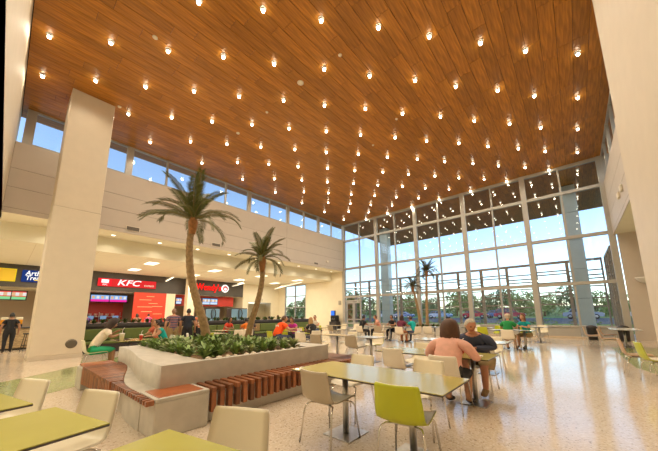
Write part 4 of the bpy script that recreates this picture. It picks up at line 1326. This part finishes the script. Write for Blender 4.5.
        seg(pel, hip, 'hips'); seg(hip, th, 'thigh'); seg(th, kneev, 'thigh'); seg(kneev, cf, 'shin'); seg(cf, an, 'shin'); seg(an, toe, 'foot')
    me = skin_eval([tuple(p) for p in V], E, R, roots, lev)
    SK = mat('skin_%d' % int(skin[0]*100), skin, .5, var=.04, scale=6)
    bv = [p.co.copy() for p in me.vertices]; bn = [p.normal.copy() for p in me.vertices]
    bf = [tuple(p.vertices) for p in me.polygons]
    lab = []
    for p in me.polygons:
        c = p.center
        lab.append(min(segs, key=lambda s_: seg_d(c, s_[0], s_[1]))[2])
    bpy.data.meshes.remove(me)
    # body: continuous skin + sculpted head in the same mesh
    mb = MB(); mb.add(bv, bf, 0, True)
    hc = Vector((0, py+lean*1.25+.035, ph+.665))
    HM = Matrix.Translation(hc) @ Euler((math.radians(pitch), 0, math.radians(yaw)), 'XYZ').to_matrix().to_4x4()
    hv, hf = head_verts()
    o = len(mb.v); mb.add([HM @ q for q in hv], hf, 0, True)
    nu = 20
    for fi, f in enumerate(hf):
        j, i = divmod(fi, nu)
        if j in (10, 11) and (i < 2 or i >= nu-2): mb.m[len(bf)+fi] = 1
    mb.build('body', [SK, LIP], k)
    for s in (-1, 1):
        e = link('eye', EYE, k); e.matrix_local = HM @ Matrix.Translation((s*.029, .078, .010))
    def cloth(name, regs, m, off):
        idx = {}; vs = []; fs = []
        for f, l in zip(bf, lab):
            if l in regs:
                g = []
                for i in f:
                    if i not in idx: idx[i] = len(vs); vs.append(bv[i]+bn[i]*off)
                    g.append(idx[i])
                fs.append(g)
        if not fs: return
        q = MB(); q.add(vs, fs, 0, True); return q.build(name, m, k)
    def cm(c): return mat('cloth_'+'_'.join('%d' % (v_*200) for v_ in c), c, .85, var=.10, scale=14)
    sr = {'torso', 'sleeve'}
    if sleeve == 'long': sr |= {'upper', 'fore'}
    if sleeve == 'half': sr |= {'upper'}
    if sleeve == 'none': sr = {'torso'}
    sh_o = cloth('shirt', sr, shirt if not isinstance(shirt, tuple) else cm(shirt), .014)
    cloth('trousers', {'hips', 'thigh'} | ({'shin'} if legs == 'long' else set()), cm(pants), .012)
    cloth('shoes', {'foot'}, cm(shoes), .010)
    hm_ = mat('hair_%d_%d' % (haircol[0]*200, haircol[2]*200), haircol, .6, var=.35, scale=30, stretch=(4, 4, 1))
    h = link('hair', hair_mesh(hair, hm_), k); h.matrix_local = HM
    if cap:
        c = MB().lathe([(.104, .03), (.100, .075), (.075, .115), (.02, .135)], 16)
        c.add([(-.06, .09, .04), (.06, .09, .04), (.05, .175, .03), (-.05, .175, .03), (-.06, .09, .05), (.06, .09, .05), (.05, .175, .04), (-.05, .175, .04)], [(0, 1, 2, 3), (4, 7, 6, 5), (0, 4, 5, 1), (1, 5, 6, 2), (2, 6, 7, 3)])
        c_ = c.build('cap', cm(cap), k); c_.matrix_local = HM
    return k
STR = bpy.data.materials.new('striped_cloth'); STR.use_nodes = True
nt = STR.node_tree; tc = nt.nodes.new('ShaderNodeTexCoord'); wv = nt.nodes.new('ShaderNodeTexWave'); cr = nt.nodes.new('ShaderNodeValToRGB')
wv.bands_direction = 'Z'; wv.inputs['Scale'].default_value = 3.2
cr.color_ramp.interpolation = 'CONSTANT'
cr.color_ramp.elements[0].color = (.06, .05, .12, 1); cr.color_ramp.elements[1].color = (.45, .34, .30, 1); cr.color_ramp.elements[1].position = .45
e_ = cr.color_ramp.elements.new(.75); e_.color = (.22, .06, .09, 1)
nt.links.new(tc.outputs['Object'], wv.inputs['Vector']); nt.links.new(wv.outputs['Fac'], cr.inputs[0]); nt.links.new(cr.outputs[0], nt.nodes['Principled BSDF'].inputs['Base Color'])
nt.nodes['Principled BSDF'].inputs['Roughness'].default_value = .85
PAT = bpy.data.materials.new('patterned_cloth'); PAT.use_nodes = True
nt = PAT.node_tree; tc = nt.nodes.new('ShaderNodeTexCoord'); vo = nt.nodes.new('ShaderNodeTexVoronoi'); cr = nt.nodes.new('ShaderNodeValToRGB'); sp_ = nt.nodes.new('ShaderNodeSeparateColor')
vo.inputs['Scale'].default_value = 9
cr.color_ramp.interpolation = 'CONSTANT'
for i, c in enumerate(((.55, .12, .02), (.7, .55, .4), (.05, .25, .35))):
    if i < 2: cr.color_ramp.elements[i].position = i*.4; cr.color_ramp.elements[i].color = (*c, 1)
    else: q_ = cr.color_ramp.elements.new(.75); q_.color = (*c, 1)
nt.links.new(tc.outputs['Object'], vo.inputs['Vector']); nt.links.new(vo.outputs['Color'], sp_.inputs[0]); nt.links.new(sp_.outputs[0], cr.inputs[0]); nt.links.new(cr.outputs[0], nt.nodes['Principled BSDF'].inputs['Base Color'])
BLK, JEAN, KH = (.015, .015, .018), (.06, .08, .14), (.30, .21, .09)
BRN, BLOND, GREY = (.06, .028, .014), (.40, .24, .10), (.45, .40, .32)
TAN1, TAN2 = (.52, .28, .17), (.36, .18, .10)
person('woman with brown bobbed hair in a pink top, back to the camera', -1.80, 5.16, 0, (.72, .40, .32), BLK, 'big', (.075, .030, .012), TAN1, lean=.16, sleeve='long', legs='short', lev=2, scale=.98, bulk=1.12, wide=1.28,
       arms=[((.30, .10, .76), (.18, .34, .80)), ((.31, .08, .76), (.18, .36, .80))], kn=[(-.12, .34, .50), (.12, .34, .50), (-.10, .20, .09), (.14, .24, .09)])
person('grey-haired man in a navy shirt and khaki shorts sitting across from the woman in pink', -1.72, 6.74, 180, (.045, .055, .10), KH, 'short', GREY, (.50, .23, .14), lean=.30, sleeve='long', legs='short', lev=2, scale=1.0, bulk=1.15, wide=1.22, yaw=38, pitch=-20,
       arms=[((.27, .14, .80), (.05, .36, .80)), ((.27, .12, .80), (.08, .34, .80))], kn=[(-.15, .38, .53), (.13, .40, .58), (-.14, .34, .09), (.00, .44, .17)], shoes=(.25, .16, .07))
person('woman with dark curls in a white tee and green shorts eating at a table', -11.5, 2.05, 0, (.72, .62, .50), (.02, .36, .17), 'big', (.03, .015, .01), TAN2, lean=.30, legs='short', lev=2, pitch=-22, scale=1.02,
       arms=[((.22, .24, .84), (.10, .44, .98)), ((.22, .26, .84), (.10, .46, .90))])
person('woman in a sleeveless teal top leaning her chin on her hand', -11.6, 3.92, 172, (.0, .32, .28), BLK, 'bun', (.04, .02, .015), TAN1, lean=.22, sleeve='none', lev=2,
       arms=[((.18, .30, .80), (.06, .24, .98)), ((.22, .22, .80), (.10, .40, .80))])
person('person with long auburn hair partly hidden behind the teal-topped woman', -13.4, 4.3, 120, (.45, .10, .05), BLK, 'long', (.30, .12, .05), TAN1, lean=.2)
person('man in a striped polo standing with his back turned beyond the planter', -13.0, 4.75, 80, STR, (.30, .22, .10), 'thin', (.25, .15, .10), TAN1, 'stand', .02, 1.06, bulk=1.15)
person('man in a dark tee standing beside the man in stripes', -12.8, 5.25, 60, (.015, .02, .035), BLK, 'short', BLK, TAN2, 'stand', .03, 1.06)
person('woman in a patterned orange top standing left of the leaning palm trunk', -13.0, 5.75, -60, PAT, BLK, 'bun', (.18, .09, .04), TAN1, 'stand', .03, 1.03, legs='short', arms=[((.24, .10, 1.12), (.10, .28, 1.18)), ((.24, .10, 1.12), (.08, .28, 1.18))])
person('diner in a red shirt seated at the booth between the palm trunks', -15.3, 8.4, -75, (.62, .05, .02), BLK, 'bob', (.03, .015, .012), TAN2, lean=.25, scale=1.02)
person('diner in orange and black seated left of the shorter palm trunk', -13.55, 8.6, 75, (.65, .16, .01), BLK, 'short', BLK, TAN2, lean=.16)
person('person in dark clothes just left of the shorter palm trunk', -14.0, 9.15, 60, (.10, .07, .06), BLK, 'short', (.12, .06, .03), TAN1, lean=.14)
OR = person('heavy person in a bright orange tee with white print, back to the camera', -10.5, 8.34, -8, (.82, .085, .005), JEAN, 'short', (.10, .05, .025), TAN1, lean=.22, bulk=1.12, wide=1.28, yaw=-30, lev=2, scale=1.06,
       arms=[((.34, .16, .80), (.16, .40, .82)), ((.36, .14, .80), (.20, .42, .82))])
for i, (a, b, c) in enumerate(((-.10, -.055, .10), (-.035, .015, .10), (.035, .085, .10))):
    MB().box(a, b, -.005, .005, -.05, .05, bev=.004).build('shirt_print', mat('print_white', (.85, .78, .7), .7), OR).location = (0, -.066, .93)
person('person in a magenta top facing the camera at the orange tee\'s table', -11.3, 9.95, 195, (.50, .02, .30), BLK, 'bob', (.12, .06, .03), TAN1, lean=.22, pitch=-18)
person('blonde woman in a black tee facing left at the orange tee\'s table', -9.3, 9.3, 75, BLK, JEAN, 'long', BLOND, TAN1, lean=.18, arms=[((.20, .22, .80), (.08, .34, .95)), ((.20, .24, .80), (.08, .38, .92))])
person('man in a white tee sitting behind the blonde woman', -13.2, 13.5, 200, (.70, .66, .60), JEAN, 'short', (.10, .06, .04), TAN1, lean=.15, scale=1.06)
person('man in a black tee at the table by the entrance doors', -10.4, 14.8, -15, BLK, BLK, 'short', BLK, TAN2, lean=.16, scale=1.05)
person('person with brown hair in a peach top facing left at the doors-side table', -10.0, 16.05, 130, (.70, .33, .24), BLK, 'short', (.12, .05, .02), TAN1, lean=.18, scale=1.05)
person('dark-haired diner in black facing the camera by the window bay', -9.0, 16.2, 170, BLK, BLK, 'short', BLK, TAN2, lean=.14, scale=1.05)
person('diner in a maroon top with dark hair, back to the camera', -7.65, 14.66, 5, (.13, .02, .05), (.35, .12, .04), 'bob', (.05, .02, .015), TAN2, lean=.18, scale=1.04)
person('diner in a teal top beside the maroon one, facing left', -7.2, 15.3, 70, (.0, .36, .36), JEAN, 'short', (.06, .03, .02), TAN2, lean=.2, scale=1.0)
person('man in a green tee and pale cap, back to the camera near the window', -2.35, 14.25, 0, (.01, .22, .055), KH, 'thin', GREY, TAN1, lean=.14, legs='short', scale=1.06, bulk=1.1, cap=(.55, .42, .32))
person('red-haired person in a teal top next to the man in green', -1.9, 15.85, 158, (.0, .28, .28), KH, 'bob', (.22, .08, .03), TAN1, lean=.18, legs='short', scale=1.04, arms=[((.22, .2, .80), (.10, .32, .84)), ((.24, .18, .80), (.14, .36, .82))])
for i, (yy, zz, hc_, nm) in enumerate(((12.8, .12, BLK, 'leftmost of the four heads showing above the divider plants'), (13.6, .2, (.14, .07, .04), 'second of the four heads above the divider plants, the tallest'), (14.55, .12, BLK, 'third of the four heads above the divider plants'), (15.4, .08, (.16, .09, .05), 'rightmost of the four heads above the divider plants'))):
    k_ = person('diner behind the booth divider, '+nm, -17.3, yy, 90, ((.1, .1, .12), (.5, .4, .35), (.08, .08, .1), (.4, .1, .08))[i], BLK, 'short', hc_, TAN2 if i % 2 else TAN1, z=zz, lean=.05)
ob = MB().box(-18.05, -16.85, 11.9, 16.1, 0, .42, bev=.02).build('booth_bench', DARK); tag(ob, 'dark booth bench behind the divider under the four diners', 'bench')
person('shop worker in a purple shirt behind the counter right of the column', -27.9, 4.2, 100, (.09, .03, .22), BLK, 'short', BLK, TAN2, 'stand', .04)
person('customer in a pink top in front of the red wall', -26.2, 7.7, 90, (.65, .10, .28), JEAN, 'bun', (.05, .02, .015), TAN1, 'stand', .03)
person('customer with dark hair left of the one in pink by the red wall', -26.3, 6.95, 90, (.35, .16, .10), JEAN, 'bob', (.05, .03, .02), TAN2, 'stand', .03)
person('shop worker in a white shirt at the counter under the red channel letters', -28.75, 14.3, -90, (.6, .5, .45), BLK, 'short', (.1, .05, .03), TAN1, 'stand', .03)
person('person in black at the stone counter at the left edge', -19.2, .35, 90, BLK, BLK, 'short', BLK, TAN2, 'stand', .06)

# ================================================================== SMALL THINGS
CUPW = mat('paper_cup', (.80, .76, .70), .5); CUPR = mat('cup_red', (.60, .05, .05), .4); STRAW = mat('straw', (.85, .80, .78), .4)
def cup(label, x, y, m=CUPW, z=.743, s=1.0):
    k = thing('drink_cup', label, 'cup', (x*KP, y*KP, z*FS))
    MB().lathe([(.030, 0), (.042, .115), (.045, .12), (.040, .12)], 14).build('cup', m, k)
    MB().lathe([(.046, .12), (.046, .132), (.036, .14), (.012, .142)], 14).build('lid', CUPW, k)
    MB().tube([(0, 0, .13), (.005, .005, .21), (.035, .02, .24)], .0045, 6).build('straw', STRAW, k)
    k.scale = (s,)*3
cup('white and red cup with a straw between the couple', -1.78, 5.86, CUPR, s=1.1)
cup('large white cup in front of the woman in green shorts', -11.3, 2.62, CUPW, s=1.6)
cup('red cup on the table of the woman in teal', -11.1, 3.1, CUPR, s=1.2)
cup('dark cup on the table of the orange tee diner', -9.2, 9.0, mat('cup_dark', (.1, .05, .03), .4))
cup('white cup at the black-shirted man\'s table', -10.1, 15.6, CUPW)
cup('red cup at the maroon diner\'s table', -8.2, 15.6, CUPR)
def tray(label, x, y, rz=0):
    k = thing('food_tray', label, 'tray', (x*KP, y*KP, .744*FS), rz)
    MB().box(-.2, .2, -.14, .14, 0, .012, bev=.005).build('tray_base', mat('tray_brown', (.10, .06, .04), .4), k)
    for a in ((-.2, .2, -.145, -.13), (-.2, .2, .13, .145), (-.205, -.19, -.13, .13), (.19, .205, -.13, .13)):
        MB().box(*a, .008, .028, bev=.004).build('tray_edge', mat('tray_brown', (.10, .06, .04), .4), k)
tray('brown food tray in front of the woman in green shorts', -11.62, 2.72)
tray('brown food tray at the orange tee diner\'s table', -9.6, 9.15, .3)
o = MB().box(-.06, .06, -.045, .045, 0, .02, bev=.01).build('paper_napkin', CUPW); o.location = (-1.42*KP, 5.6*KP, .744*FS); tag(o, 'crumpled white napkin at the right end of the couple\'s table', 'napkin')
# drinks machine at the end wall
k = thing('drinks_machine', 'black drinks machine with a lit blue screen against the end wall', 'machine', (-18.6, 21.75, 0))
MB().box(-.45, .45, -.35, .35, 0, .85, bev=.02).build('cabinet', DARK, k)
MB().box(-.35, .35, -.3, .3, .85, 1.45, bev=.06).build('dispenser', BLACK, k)
MB().box(-.25, .2, -.33, -.28, 1.45, 1.9, bev=.02).build('screen', emission('blue_screen', (.05, .2, .9), 1.3), k)
MB().box(-.27, .22, -.28, -.1, 1.43, 1.92, bev=.02).build('screen_housing', BLACK, k)
for x in (-.2, 0, .2): MB().tube([(x, -.32, 1.15), (x, -.36, 1.05)], .02, 8).build('nozzle', STEEL, k)
o = MB().box(-.17, .17, -.06, 0, -.2, .2, bev=.02).build('wall_speaker', mat('spk', (.40, .36, .28), .6)); o.location = (-18.35, YW-.02, 2.7); tag(o, 'square grey wall panel beside the glass corner above the drinks machine', 'panel')
o = MB().box(-.05, .05, -.5, .5, -.14, .14, bev=.01).build('hanging_sign', mat('sign_pale', (.55, .50, .38), .6)); o.location = (XS+.06, 19.4, 3.3); tag(o, 'pale sign above the service hallway right of the shops', 'sign')
# bins by the window, right wall
for i, (x, y) in enumerate(((.52, 21.3), (1.75, 21.2))):
    k = thing('litter_bin', ('black litter bin by the glass, left of the right table', 'black litter bin by the glass behind the right table')[i], 'bin', (x, y, 0))
    MB().lathe([(.20, 0), (.23, .62), (.23, .65), (.20, .67)], 18).build('drum', BLACK, k)
    MB().lathe([(.24, .65), (.24, .70), (.18, .77), (.06, .80)], 18).build('lid', DARK, k)
k = thing('wall_sconce', 'pale bowl-shaped wall lamp on the right pier', 'light', (2.9, YW-.25, 3.2))
MB().lathe([(.04, -.22), (.22, -.12), (.33, .05), (.35, .10), (.31, .10)], 20).xform(Matrix.Translation((0, -.36, 0))).build('bowl', mat('sconce', (.7, .68, .62), .3), k)
MB().box(-.06, .06, -.1, 0, -.1, .06).build('bracket', STEEL, k)
